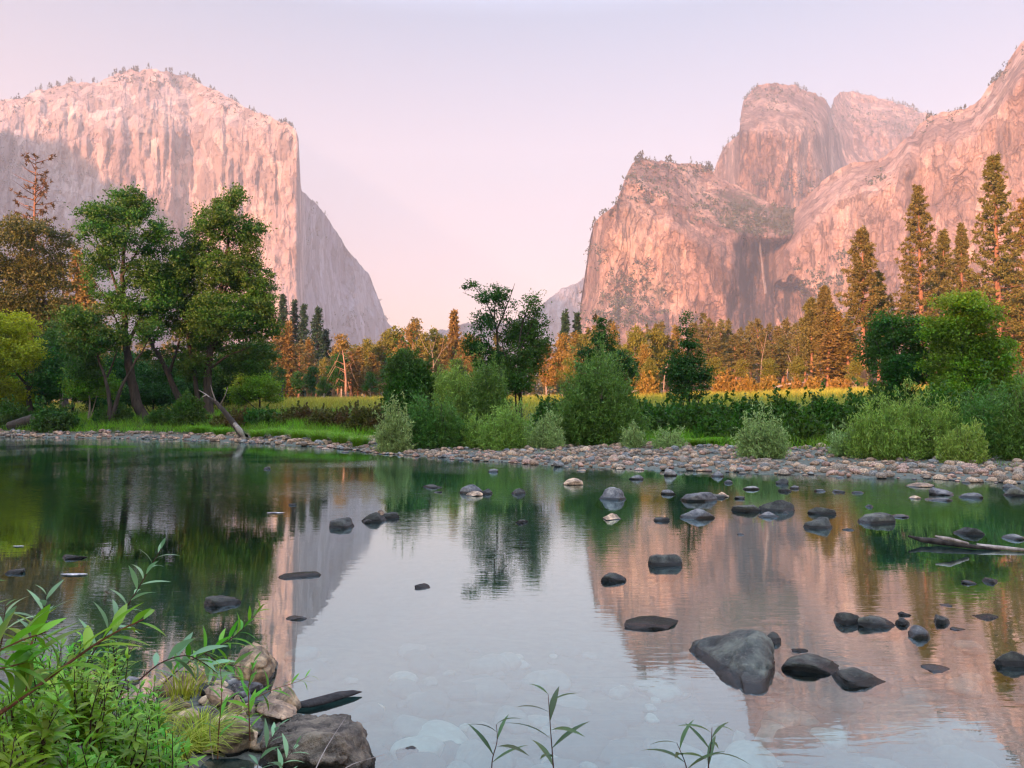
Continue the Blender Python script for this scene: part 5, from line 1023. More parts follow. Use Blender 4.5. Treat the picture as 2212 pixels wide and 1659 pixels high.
# --- the stones standing in the river, each where it lies: px, waterline py, width, height, material, label
RIV = [
    (731, 1142, 58, 36, 'd', 'angular dark stone alone left of the cluster of three'), (806, 1128, 48, 26, 'd', 'dark stone at the front of the small cluster near the left bank'), (822, 1114, 24, 16, 't', 'tan stone on top of the small left cluster'), (846, 1120, 36, 17, 'd', 'dark oval stone touching the small left cluster'), (790, 1130, 22, 11, 'd', 'tiny stone in front of the small left cluster'),
    (640, 1250, 76, 17, 'd', 'long flat dark stone with a pointed right end on the bluish reflection'), (463, 1312, 72, 30, 'd', 'dark stone in the dark left water'), (908, 1272, 34, 13, 'd', 'small flat stone on the bright sky reflection'), (636, 1340, 40, 14, 'g', 'low wet stone below the long flat one'), (148, 1208, 46, 14, 'd', 'flat dark stone in the dark water at the far left'), (20, 1240, 40, 14, 'd', 'dark flat stone at the left edge of the water'),
    (1018, 1066, 42, 28, 'g', 'grey stone, back one of three below the feathery willow'), (1024, 1072, 32, 14, 't', 'tan stone in front of the grey one of three'), (1050, 1068, 36, 15, 'd', 'dark stone at the right of the group of three'), (932, 1054, 48, 10, 'd', 'long thin dark stone barely above water'), (946, 1064, 18, 6, 'd', 'tiny dark stone beside the long thin one'),
    (1119, 1068, 30, 17, 'd', 'pointed stone right of the group of three'), (1241, 1048, 40, 19, 't', 'mossy brownish stone between the gravel and the pale boulder'), (1322, 1080, 60, 34, 'g', 'large pale rounded boulder in mid river'), (1376, 1036, 28, 14, 'g', 'small pale stone just off the gravel bar'), (1451, 1028, 34, 20, 'g', 'pale wedge shaped stone off the gravel bar'), (1066, 1020, 20, 9, 'g', 'little pale stone off the left end of the gravel'), (1548, 1030, 28, 16, 'g', 'pale stone in the shallows below the round willow'),
    (1446, 1068, 28, 15, 'g', 'grey rounded stone right of the pale boulder'), (1321, 1124, 44, 18, 't', 'mossy low stone below the pale boulder'), (1125, 1130, 32, 11, 'd', 'low dark stone on the tree reflection'), (1431, 1126, 30, 12, 'd', 'small dark stone left of the pair of oval stones'), (1516, 1083, 68, 25, 'g', 'long grey stone with a white wake'), (1548, 1076, 34, 16, 'd', 'dark stone leaning on the long grey one'), (1566, 1074, 28, 14, 't', 'tan stone right of the long grey one'),
    (1510, 1122, 66, 28, 'g', 'rounded grey stone with a flat right tip'), (1620, 1106, 54, 30, 'd', 'dark blue rounded stone, left of a touching pair'), (1689, 1106, 62, 32, 'd', 'dark rough stone, right of a touching pair'), (1668, 1118, 44, 16, 'g', 'low pale stone in front of the touching pair'), (1650, 1104, 20, 14, 'd', 'small stone wedged between the touching pair'),
    (1691, 1046, 26, 15, 'd', 'dark rounded stone in the shallows with a tan foot'), (1700, 1062, 26, 15, 'd', 'dark broken stone in the shallows'), (1716, 1056, 22, 11, 'g', 'bluish stone beside the dark broken one'), (1622, 1058, 34, 13, 'g', 'flat grey stone left of the dark broken one'), (1574, 1044, 18, 10, 'g', 'small bluish stone in the shallows'), (1782, 1112, 48, 24, 'd', 'dark rounded stone, farther of two below the right shallows'), (1780, 1142, 58, 30, 'd', 'dark mossy stone, nearer of two below the right shallows'),
    (1904, 1132, 74, 36, 'd', 'big dark sloping stone in the right current'), (1950, 1118, 34, 9, 'g', 'flat bluish stone behind the sloping one'), (1436, 1224, 72, 40, 'd', 'sharp edged dark stone with a pale crest on the pink reflection'), (1325, 1257, 54, 24, 'd', 'mossy dark stone at the edge of the bright reflection'), (1412, 1358, 116, 32, 'd', 'long dark stone with rounded ends'),
    (1676, 1392, 48, 32, 'd', 'stone tucked behind the biggest boulder'), (1731, 1410, 34, 15, 'd', 'small stone behind the slab left of centre right'), (1770, 1456, 122, 50, 'd', 'broad rough dark slab right of the biggest boulder'), (1877, 1482, 114, 48, 'd', 'flat topped dark stone, nearest of the right hand stones'), (1838, 1352, 58, 34, 'd', 'square dark stone touching the mossy dome'), (1908, 1358, 84, 40, 'd', 'mossy dome shaped stone in the row of dark stones'), (1958, 1352, 30, 22, 'd', 'small stone behind the mossy dome'), (1957, 1330, 28, 12, 'd', 'flat little stone at the back of the row of dark stones'), (1988, 1378, 44, 32, 'g', 'bluish egg shaped stone ending the row of dark stones'),
    (2038, 1348, 32, 26, 'd', 'small pointed dark stone standing apart'), (2142, 1338, 54, 15, 'd', 'low flat dark stone near the right edge'), (2033, 1454, 60, 17, 'g', 'flat bluish slab low in the right foreground water'), (2200, 1442, 66, 48, 'd', 'dark stone cut by the right edge'), (2108, 1156, 62, 24, 'd', 'mossy flat dark stone behind the floating log'), (2200, 1166, 44, 16, 'g', 'grey stone at the right edge behind the log'),
    (2110, 1076, 58, 24, 'g', 'rounded grey boulder in the right shallows'), (2040, 1070, 46, 20, 'g', 'pale stone, upper of a stacked pair in the right shallows'), (2036, 1082, 46, 12, 'g', 'flat stone, lower of a stacked pair in the right shallows'), (1994, 1052, 60, 13, 't', 'long pale slab at the end of the gravel'), (2150, 1260, 36, 14, 'd', 'small dark stone right below the log'), (2100, 1262, 26, 11, 'g', 'pale stone left of a small dark one below the log'), (1980, 1078, 28, 10, 't', 'low tan stone left of the stacked pair'), (2198, 1072, 40, 26, 'd', 'dark stone at the right edge of the shallows'), (2190, 1056, 28, 14, 'g', 'pale pointed stone near the right edge of the shallows'),
    (1602, 1156, 14, 5, 'g', 'tiny flat stone below the touching pair'), (1838, 1146, 24, 7, 'g', 'tiny flat stone left of the sloping stone'), (2052, 1310, 26, 8, 'g', 'tiny bluish stone by the pointed dark one'), (2075, 1362, 30, 9, 'g', 'low bluish sliver of stone near the flat dark one'), (1880, 1096, 20, 8, 'g', 'little pale stone above the sloping one'), (1775, 1062, 22, 7, 'g', 'flat pale stone in the rippled shallows, farther left'), (1820, 1064, 30, 8, 'g', 'flat pale stone in the rippled shallows, middle one'), (1860, 1066, 26, 8, 'g', 'flat pale stone in the rippled shallows, farther right'), (1600, 1078, 20, 8, 'd', 'small dark stone in the wake of the long grey one'),
    (575, 1014, 14, 8, 'd', 'tiny dark stone far out in the green reflection'), (630, 1092, 16, 6, 'd', 'tiny dark stone below the driftwood reflection'), (1256, 1018, 18, 7, 't', 'tiny tan stone off the gravel bar'), (1700, 1110, 16, 7, 'g', 'tiny stone right of the touching pair')]
SM = {'d': M_DARK, 'g': M_GREY, 't': M_TAN}
for px, pb, w, h, m, lb in RIV:
    stone_at('river_stone', lb, 'stone', px, pb, w * 1.16, h * 0.86, SM[m], sub=4 if w > 26 else 3, group='stones standing in the river', rot=None, cuts=14 if m == 'd' else 9, cut=(0.48, 0.84), lump=0.10)
# --- the biggest boulder in the river
def WZ(px, py, Y): return W(px, py, Y)
big = [WG(1487, 1412) + [0, .02, 0], WG(1500, 1425), WG(1560, 1470), WG(1612, 1498), WG(1645, 1500), WG(1662, 1478), WG(1674, 1436), W(1540, 1372, 5.55), W(1505, 1385, 5.6), W(1588, 1366, 5.50), W(1612, 1356, 5.45), W(1640, 1356, 5.40), W(1664, 1376, 5.35), W(1668, 1410, 5.18), W(1600, 1405, 5.12), W(1655, 1470, 4.86), W(1630, 1485, 4.80),
       WG(1520, 1400) + [0, .35, -.25], WG(1680, 1440) + [0, .5, -.3], WG(1620, 1520) + [0, 0, -.3], WG(1500, 1440) + [0, 0, -.3]]
tag(link('boulder', hull_rock('boulder', big, stone_mat('wet_boulder', [(0, (0.078, 0.090, 0.078)), (1, (0.078, 0.090, 0.078))], 5.0, wet=0.06, speck=(0.20, 0.20, 0.16), rough=0.5, bump=0.9, dist=0.03), 5, fine=0.012, lump=0.03)), 'biggest boulder in the river, dark with a triangular front', 'boulder')
# --- cobbles of the far gravel bar
rc = np.random.default_rng(12)
n_try = 60000; cx_ = -44 + 75 * rc.random(n_try); cy_ = 10 + 52 * rc.random(n_try)
sfv = sdist(FAR_SHORE, cx_, cy_); wbv = bar_width(cx_)
ok = (sfv > -0.9) & (sfv < wbv * (1.0 + 0.15 * rc.random(n_try))) & (np.abs(cx_ / cy_) < 0.72) & (rc.random(n_try) < np.where(sfv < 0, 0.30, 1.0)) & (rc.random(n_try) < np.clip(700 / cy_ ** 2 * 1.6, 0.25, 1))
cx_, cy_, sfv = cx_[ok], cy_[ok], sfv[ok]
cs = 0.032 + 0.12 * rc.random(len(cx_)) ** 3.0 + 0.05 * (rc.random(len(cx_)) < 0.10)
cs = cs * np.where(cx_ < -8, 1.5, 1.15)
PC = []
M_WARM = stone_mat('warm_grey_stone', [(0.0, (0.16, 0.13, 0.10)), (1.0, (0.32, 0.27, 0.215))], 6.0, wet=0.03)
for k, m in enumerate((M_TAN, M_WARM, M_PINK, M_TAN, M_WARM, M_TAN, stone_mat('blue_grey_stone', [(0, (0.16, 0.17, 0.17)), (1, (0.26, 0.27, 0.27))], 6.0, wet=0.03))):
    for j in range(2): PC.append((rock_mesh('cobble', 300 + k * 7 + j, (1.0, 0.78 + 0.2 * rc.random(), 0.50 + 0.25 * rc.random()), m, 3, 4, (0.7, 0.95), 0.12, 0.012), ('tan', 'grey', 'pinkish', 'tan', 'grey', 'tan', 'blue grey')[k]))
show = cs / cy_; order = np.argsort(-show)
ci = rc.integers(len(PC), size=len(cx_)); cz = np.maximum(ground_z(cx_, cy_), -0.12)
def bar_place(x, y, s):
    p = x / y * FPX + CX
    for a, t in ((420, 'below the leaning oak trunks'), (840, 'below the grass tussocks'), (1010, 'below the pale silvery willow'), (1180, 'below the feathery willow'), (1400, 'below the big grey willow'), (1570, 'below the slim dark tree'), (1740, 'below the round pale willow'), (1960, 'below the low pale willow'), (9999, 'below the large feathery willow')):
        if p < a: break
    return ('wet at the water edge ' if s < 0.7 else 'on the dry gravel bar ') + t
keep_i = [i for i in order if abs(cx_[i] / cy_[i]) < 0.665][:215]; kset = set(keep_i)
for i in keep_i:
    me, colr = PC[ci[i]]; s = cs[i]
    big_ = 'large' if s > 0.17 else 'rounded'
    o = link('cobble', me, None, (cx_[i], cy_[i], cz[i] + s * 0.22)); o.scale = (s, s, s); o.rotation_euler = (rc.normal() * 0.15, rc.normal() * 0.15, rc.random() * 6.28)
    tag(o, f'{big_} {colr} cobble {bar_place(cx_[i], cy_[i], sfv[i])}', 'cobble', f'{colr} cobbles {bar_place(cx_[i], cy_[i], sfv[i])}')
rest = {}
for i in range(len(cx_)):
    if i not in kset: rest.setdefault(ci[i] // 2, []).append(i)
mats_c = [PC[2 * k][0].materials[0] for k in range(7)]
bm_v = IV[2]
gv, gt, gi, off = [], [], [], 0
for k, ids in rest.items():
    for i in ids:
        a = rc.random() * 6.28; s = cs[i]; v = bm_v * np.array([1, 0.7 + 0.3 * rc.random(), 0.45 + 0.3 * rc.random()]); v = v * (1 + 0.10 * vnoise(v[:, 0] * 1.5 + i, v[:, 1] * 1.5, v[:, 2] * 1.5, 3)[:, None]) * s
        v = np.stack([v[:, 0] * math.cos(a) - v[:, 1] * math.sin(a), v[:, 0] * math.sin(a) + v[:, 1] * math.cos(a), v[:, 2]], 1) + np.array([cx_[i], cy_[i], cz[i] + s * 0.18])
        gv.append(v); gt.append(IT[2] + off); gi.append(np.full(len(IT[2]), k)); off += len(v)
me = mesh('gravel', np.concatenate(gv), None, np.concatenate(gt), None, True)
for m in mats_c:
    me.materials.append(m)
me.polygons.foreach_set('material_index', np.concatenate(gi).astype(np.int32))
tag(link('gravel', me), kind='stuff')
# --- stones on the river bed
rb = np.random.default_rng(21); k = 0
bed_p = [rock_mesh('submerged_stone', 900 + j, (1, 0.75, 0.35), M_BED, 4, 4, (0.75, 0.95), 0.12, 0.006) for j in range(6)]
for i in range(700):
    px = 640 + 1560 * rb.random(); py = 1400 + 300 * rb.random(); p = WG(px, py)
    d = -ground_z(np.array([p[0]]), np.array([p[1] * 1.02]))[0]
    if d < 0.08: continue
    f = 1 + d / CAMH; x, y = p[0] * f, p[1] * f; s = 0.05 + 0.16 * rb.random() ** 2; z = gz(x, y)
    if y > 7.5: continue
    o = link('submerged_stone', bed_p[i % 6], None, (x, y, z + min(s * 0.16, max(0.0, -z - s * 0.55)))); o.scale = (s, s, s * (0.9 + 0.5 * rb.random())); o.rotation_euler = (0, 0, rb.random() * 6.28)
    tag(o, 'rounded stone lying on the river bed under clear water' if s < 0.13 else 'large flat stone lying on the river bed under clear water', 'stone', 'stones on the river bed'); k += 1
    if k >= 230: break
p = WG(1960, 1555); o = link('submerged_stone', rock_mesh('submerged_stone', 991, (0.42, 0.26, 0.17), stone_mat('sunken_boulder', [(0, (0.20, 0.17, 0.13)), (1, (0.20, 0.17, 0.13))], 5.0, bump=0.6), 4, 9, (0.6, 0.9)), None, (p[0] * 1.05, p[1] * 1.05, -0.20)); tag(o, 'big brown sunken boulder under the water below the flat topped dark stone', 'stone')
# --- the heap of rocks at the near bank: px, resting py, width, height, ground height, material, label
NEAR = [(530, 1504, 68, 36, 0.02, M_GREY, 'grey rock with pale edges in front of the tall brown boulder', 12), (402, 1484, 70, 44, 0.05, M_BANK, 'brown mottled rock under the arching willow shoot', 13), (354, 1508, 56, 44, 0.08, M_BANK, 'lichened rock at the left end of the heap', 14), (452, 1508, 76, 34, 0.02, M_DARK, 'dark rock wedged in the middle of the heap', 15),
        (466, 1520, 60, 38, 0.06, M_TAN, 'pale tan rock lying in the middle of the heap', 16), (505, 1552, 30, 48, 0.04, M_BANK, 'narrow upright rock left of the reddish tan one', 17), (534, 1543, 34, 22, 0.03, M_BANK, 'small pale rock left of the reddish tan one', 18), (442, 1547, 50, 26, 0.08, M_GREY, 'low grey rock half under grass blades', 19), (368, 1538, 72, 36, 0.10, M_BANK, 'buff rock among the grass on the near bank', 20), (400, 1562, 56, 30, 0.12, M_BANK, 'yellowish rock beside the leafy plants', 22),
        (540, 1586, 48, 40, 0.04, M_GREY, 'smooth rounded grey stone against the front boulder', 23), (488, 1620, 98, 76, 0.04, M_BANK, 'large blocky grey rock left of the rounded stone', 24), (165, 1662, 110, 66, 0.18, M_GREY, 'grey rock showing through the leaves at the lower left', 25), (300, 1660, 50, 36, 0.16, M_PALE, 'white rock among the leaves at the bottom edge', 26), (345, 1664, 44, 34, 0.15, M_PALE, 'white rock beside the bottom edge shoots', 27), (265, 1486, 60, 30, 0.05, M_GREY, 'grey rock behind the leaves at the waterline', 29),
        (875, 1636, 52, 22, -0.03, M_GREY, 'flat slaty stone just under the water right of the front boulder', 28)]
for px, pb, w, h, z0, m, lb, sd in NEAR:
    stone_at('bank_rock', lb, 'rock', px, pb, w, h, m, sub=5, sink=0.32, z0=z0, seed=2000 + sd, cuts=12, cut=(0.5, 0.85), lump=0.10, deep=0.75)
tall = [W(516, 1408, 4.95), W(530, 1390, 5.0), W(548, 1384, 5.0), W(566, 1394, 4.95), W(575, 1415, 4.85), W(578, 1450, 4.75), WG(574, 1492, -.02), WG(540, 1500, -.02), WG(500, 1488, -.02), W(502, 1446, 4.9), W(530, 1440, 4.75), W(556, 1430, 4.72), W(545, 1395, 5.3) - [0, 0, .05], WG(520, 1470, -.1) + [0, .4, 0], WG(580, 1475, -.1) + [0, .3, 0]]
tag(link('bank_rock', hull_rock('bank_rock', tall, M_BANK, 18, fine=0.012, lump=0.01, bev=0.10)), 'tall brown boulder at the water, back of the near heap of rocks', 'rock')
tanr = [W(552, 1534, 4.28), W(560, 1515, 4.35), W(588, 1499, 4.5), W(622, 1500, 4.55), W(640, 1518, 4.45), W(643, 1545, 4.2), W(612, 1556, 4.05), W(575, 1548, 4.12), W(600, 1523, 4.2), WG(560, 1545, -0.05), WG(640, 1556, -0.05), W(630, 1515, 4.7) - [0, 0, .1], W(560, 1520, 4.7) - [0, 0, .1]]
tag(link('bank_rock', hull_rock('bank_rock', tanr, M_TAN, 8, fine=0.006, lump=0.006, bev=0.08)), 'warm tan rock with a reddish front beside the floating bark', 'rock')
front = [W(566, 1612, 3.62), W(575, 1580, 3.80), W(600, 1562, 3.95), W(640, 1542, 4.10), W(700, 1541, 4.12), W(758, 1544, 4.06), W(783, 1570, 3.92), W(775, 1568, 3.72), W(640, 1578, 3.58), W(612, 1600, 3.50), W(720, 1582, 3.54), W(745, 1590, 3.56), W(810, 1648, 3.70), W(795, 1672, 3.58), W(620, 1640, 3.46), W(720, 1650, 3.46), WG(570, 1690, -.1), WG(790, 1700, -.1), W(700, 1545, 4.2) - [0, 0, .35], W(600, 1580, 4.1) - [0, 0, .3]]
tag(link('boulder', hull_rock('boulder', front, stone_mat('front_boulder', [(0, (0.17, 0.145, 0.115)), (1, (0.17, 0.145, 0.115))], 6.0, wet=0.10, speck=(0.36, 0.32, 0.25), bump=1.0, rough=0.8, dist=0.05), 6, fine=0.015, lump=0.012, bev=0.07)), 'large flat topped boulder with a dark front at the bottom of the photo', 'boulder')
for i in range(46):
    px = 335 + 300 * rb.random(); pb = 1480 + 150 * rb.random() - max(0, (520 - px)) * 0.02; w = 26 + 34 * rb.random()
    if px > 560 and pb > 1540: continue
    m = (M_BANK, M_BANK, M_GREY, M_TAN, M_DARK)[i % 5]
    stone_at('bank_rock', ('mottled brown', 'mottled brown', 'grey', 'pale tan', 'dark')[i % 5] + ' small rock wedged in the near heap of rocks', 'rock', px, pb, w, w * (0.5 + 0.3 * rb.random()), m, sub=4, sink=0.4, z0=-0.01 + 0.05 * rb.random(), seed=2600 + i, cuts=11, cut=(0.52, 0.86), lump=0.1, group='small rocks of the near heap, ' + ('brown', 'brown', 'grey', 'tan', 'dark')[i % 5])
# --- wood in and by the water
def log_mesh(geo, pts, rad, r, sides=10, flat=0.6):
    g2 = Geo(); tube(g2, pts, rad, sides); V = np.concatenate(g2.v); V = V + norm(r.normal(size=V.shape)) * 0.10 * np.mean(rad)
    if flat < 0.5: V[:, 2] = np.mean(pts[:, 2]) + (V[:, 2] - np.mean(pts[:, 2])) * flat
    geo.add(V, np.concatenate(g2.q), np.concatenate(g2.t))
wood_wet = bark_mat('wet_wood', (0.010, 0.010, 0.010), (0.045, 0.042, 0.040), 14.0)
wood_grey = bark_mat('driftwood', (0.16, 0.13, 0.11), (0.58, 0.51, 0.45), 9.0)
r = np.random.default_rng(3)
g = Geo(); log_mesh(g, np.array([WG(640, 1525, .01), WG(665, 1520, .02), WG(700, 1510, .025), WG(735, 1500, .025), WG(762, 1496, .02), WG(780, 1497, .01)]), np.array([.030, .048, .05, .045, .034, .006]), r, 10, 0.35); o = g.mesh('floating_bark', wood_wet, True)
tag(link('floating_bark', o), 'curved black strip of bark lying in the water beyond the tan rock', 'driftwood')
log = empty('floating_log', WG(2040, 1170), 'split grey log with white broken ends lying in the right current', 'log'); lb_ = np.array(WG(2040, 1170))
g = Geo(); log_mesh(g, np.array([WG(1962, 1158, .10), WG(1990, 1166, .06), WG(2030, 1170, .05), WG(2070, 1176, .04), WG(2110, 1182, .03), WG(2160, 1187, .01)]) - lb_, np.array([.012, .032, .042, .036, .024, .014]), r); link('trunk', g.mesh('trunk', bark_mat('soaked_wood', (0.012, 0.011, 0.010), (0.09, 0.075, 0.065), 10.0), True), log)
g = Geo(); log_mesh(g, np.array([WG(2020, 1158, .17), WG(2050, 1165, .15), WG(2090, 1174, .09)]) - lb_, np.array([.012, .03, .02]), r, 6); link('splinter', g.mesh('splinter', wood_grey, True), log)
g = Geo(); log_mesh(g, np.array([WG(2110, 1179, .04), WG(2170, 1184, .03), WG(2230, 1190, .02)]) - lb_, np.array([.03, .025, .02]), r, 6); link('branch', g.mesh('branch', wood_grey, True), log)
Yd = 43.5
dz_ = W(480, 900, Yd)
t = empty('leaning_driftwood', (float(W(528, 940, Yd)[0]), Yd, 0.2), 'dark dead trunk with forked tips leaning left over the bank, its broken foot pale', 'dead tree'); b0 = np.array(t.location)
def dpts(*p): return np.array([W(a, b, Yd + c) for a, b, c in p]) - b0
g = Geo(); log_mesh(g, dpts((528, 945, -1), (512, 925, 0), (488, 893, 0), (466, 868, .3), (452, 858, .4)), np.array([.22, .18, .15, .10, .05]), r, 8); link('trunk', g.mesh('trunk', bark_dark, True), t)
for q in (((468, 870, .3), (445, 852, .6), (428, 842, .8)), ((466, 868, .3), (458, 845, 0), (455, 832, 0)), ((474, 878, .2), (486, 855, -.3), (492, 836, -.4)), ((446, 853, .6), (436, 858, .4))):
    g = Geo(); log_mesh(g, dpts(*q), np.linspace(.05, .012, len(q)), r, 5); link('branch', g.mesh('branch', bark_grey, True), t)
g = Geo(); log_mesh(g, dpts((506, 915, -.6), (518, 930, -.9), (530, 948, -1.2)), np.array([.10, .16, .06]), r, 6); link('broken_foot', g.mesh('broken_foot', bark_grey, True), t)
for lbl, q, rr in (('fallen pale log lying among the orange shrubs', ((1672, 838), (1700, 830), (1740, 826)), 0.16), ('long fallen log at the edge of the bright meadow', ((1380, 845), (1330, 848), (1290, 842)), 0.14)):
    g = Geo(); P = np.array([W(a, b, 104) for a, b in q]); c = P.mean(0); log_mesh(g, P - c, np.array([rr, rr * .9, rr * .5]), r, 7); tag(link('fallen_log', g.mesh('fallen_log', bark_grey, True), None, tuple(c)), lbl, 'log')
g = Geo(); P = np.array([W(a, b, 54) for a, b in ((20, 922), (70, 908), (100, 902))]); c = P.mean(0); log_mesh(g, P - c, np.array([.35, .4, .3]), r, 8); tag(link('fallen_log', g.mesh('fallen_log', bark_dark, True), None, tuple(c)), 'dark fallen log at the water under the yellow green tree', 'log')
for i, (px, py, w, lb) in enumerate(((40, 1180, 26, 'pale leaf floating on the dark water at the left'), (596, 1108, 40, 'thin white sliver floating beyond the angular dark stone'), (160, 1241, 60, 'pale curled strip floating on the dark left water'))):
    c = WG(px, py, 0.006); L_ = w / FPX * c[1]; g = Geo(); s = np.linspace(-1, 1, 9); hw = (1 - s ** 2) * L_ * 0.16
    V_ = np.concatenate([np.stack([s * L_ / 2, hw, 0.004 + 0.01 * s ** 2 * L_], 1), np.stack([s * L_ / 2, -hw, 0.004 + 0.01 * s ** 2 * L_], 1), np.stack([s * L_ / 2, hw, 0 * s - 0.002], 1), np.stack([s * L_ / 2, -hw, 0 * s - 0.002], 1)])
    q = [(a, a + 1, a + 10, a + 9) for a in range(8)] + [(a + 18, a + 27, a + 28, a + 19) for a in range(8)]; g.add(V_, q); tag(link('floating_leaf', g.mesh('floating_leaf', M_PALE), None, tuple(c)), lb, 'leaf')
# ================================================================== plants on the near bank
stem_red = bark_mat('red_stem', (0.10, 0.035, 0.015), (0.24, 0.10, 0.045), 30.0)
stem_dark = bark_mat('dark_stem', (0.03, 0.012, 0.010), (0.09, 0.04, 0.03), 30.0)
shoot_dark = leaf_mat('shoot_leaf_dark', (0.05, 0.11, 0.03), rough=0.35, trans=0.2, tint=(0.10, 0.05, 0.02), tint_amt=0.5)
def polyline(P, n):
    P = np.asarray(P, float); s = np.concatenate([[0], np.cumsum(np.linalg.norm(np.diff(P, axis=0), axis=1))]); q = np.linspace(0, s[-1], n)
    o = np.stack([np.interp(q, s, P[:, k]) for k in range(3)], 1)
    for _ in range(2): o[1:-1] = o[:-2] * .25 + o[1:-1] * .5 + o[2:] * .25
    return o
def shoot(name, label, paths, seed, L, w, n_leaf, mats, sr=0.004, spread=0.9, curl=0.3, cat='plant', tipcone=0.5, group=None, start=0.15):
    """willow shoots: thin stems with lance leaves set alternately around them"""
    r = np.random.default_rng(seed); base = np.asarray(paths[0][0], float); t = empty(name, base, label, cat, group); gs, gl = Geo(), Geo()
    for P, nl in zip(paths, n_leaf if hasattr(n_leaf, '__len__') else [n_leaf] * len(paths)):
        pp = polyline(np.asarray(P) - base, 14); tube(gs, pp, np.linspace(sr, sr * 0.35, 14), 6)
        k = np.linspace(start, 1.0, nl); idx = k * 13; i0 = np.clip(idx.astype(int), 0, 12); f = (idx - i0)[:, None]
        p = pp[i0] * (1 - f) + pp[i0 + 1] * f; d = norm(pp[i0 + 1] - pp[i0]); a = np.arange(nl) * 2.4 + r.random() * 6
        e1 = norm(np.cross(d, np.array([0.3, 0.9, 0.2]))); e2 = np.cross(d, e1)
        side = np.cos(a)[:, None] * e1 + np.sin(a)[:, None] * e2
        sp = (spread * (1.15 - tipcone * k))[:, None]
        dd = norm(side * sp + d * 0.75 + r.normal(size=(nl, 3)) * 0.12 + np.array([0, 0, 0.12])); up = norm(np.array([0, 0, 1.0]) + 0.5 * d + r.normal(size=(nl, 3)) * 0.25)
        sc_ = (0.55 + 0.55 * np.sin(np.clip(k * 0.9 + 0.1, 0, 1) * math.pi) ** 0.7) * (0.8 + 0.4 * r.random(nl))
        lance(gl, p, dd, up, L * sc_, w * sc_ * (0.85 + 0.3 * r.random(nl)), curl * (0.5 + r.random(nl)))
    link('stem', gs.mesh('stem', mats[0], True), t); link('foliage', gl.mesh('foliage', mats[1], True), t)
    return t
def C(px, py, Y): return W(px, py, Y)
SH = (stem_red, shoot_leaf); SP_ = (stem_dark, shoot_pale)
shoot('willow_shoot', 'tall arching willow shoot with pale narrow leaves over the dark water', [[C(150, 1500, 2.9), C(205, 1400, 2.95), C(262, 1330, 3.0), C(300, 1270, 3.05), C(330, 1215, 3.1), C(348, 1185, 3.12)]], 1, 0.115, 0.019, [24], SP_, sr=0.004, spread=1.1, curl=0.35)
shoot('willow_shoot', 'thick red stemmed branch with big green leaves crossing the lower left corner', [[C(-60, 1580, 1.75), C(60, 1500, 1.9), C(150, 1430, 2.0), C(240, 1368, 2.1), C(310, 1338, 2.15)], [C(60, 1500, 1.9), C(60, 1420, 1.95), C(80, 1350, 2.0)]], 2, 0.125, 0.027, [26, 12], SH, sr=0.006, spread=0.9, curl=0.35)
shoot('leafy_plant', 'broad leaved bright green plant close to the lens at the left edge', [[C(-90, 1480, 1.75), C(-30, 1420, 1.8), C(40, 1385, 1.85), C(100, 1365, 1.9)], [C(-90, 1480, 1.75), C(-20, 1450, 1.8), C(60, 1430, 1.85)], [C(-110, 1440, 1.8), C(-80, 1340, 1.8), C(-50, 1270, 1.82)]], 3, 0.10, 0.026, [16, 13, 10], SH, sr=0.004, spread=0.9, curl=0.4)
shoot('willow_shoot', 'small willow sprig with pink tipped leaves at the left edge of the dark water', [[C(60, 1440, 2.5), C(80, 1370, 2.5), C(96, 1310, 2.5), C(100, 1285, 2.5)], [C(-10, 1440, 2.3), C(5, 1380, 2.3), C(12, 1310, 2.3)]], 4, 0.11, 0.02, [12, 11], SP_, sr=0.003)
shoot('willow_shoot', 'willow shoot leaning right over the heap of rocks to the tall brown boulder', [[C(330, 1500, 3.9), C(390, 1440, 4.0), C(440, 1410, 4.1), C(490, 1390, 4.2), C(540, 1345, 4.3), C(566, 1310, 4.35)], [C(440, 1410, 4.1), C(480, 1435, 4.1), C(520, 1440, 4.1)]], 5, 0.13, 0.024, [34, 10], (stem_dark, shoot_leaf), sr=0.004, spread=1.0)
shoot('willow_shoot', 'bluish leaved willow shoot crossing the dark water above the heap of rocks', [[C(300, 1470, 3.5), C(345, 1430, 3.6), C(400, 1412, 3.7), C(432, 1425, 3.75), C(470, 1455, 3.7)]], 6, 0.15, 0.032, [18], SP_, sr=0.004)
shoot('willow_shoot', 'thin shoot with narrow leaves ending over the bright water right of the heap', [[C(500, 1560, 3.5), C(545, 1510, 3.6), C(600, 1485, 3.7), C(640, 1475, 3.75), C(668, 1460, 3.8)]], 7, 0.10, 0.013, [16], (stem_red, shoot_leaf), sr=0.0025)
shoot('willow_shoot', 'upright leafy shoots in front of the pale tan rock', [[C(470, 1640, 3.0), C(472, 1580, 3.0), C(480, 1500, 3.0), C(476, 1440, 3.0)], [C(540, 1600, 3.1), C(538, 1540, 3.1), C(536, 1480, 3.1), C(548, 1430, 3.1)]], 8, 0.085, 0.016, [13, 14], SH, sr=0.003)
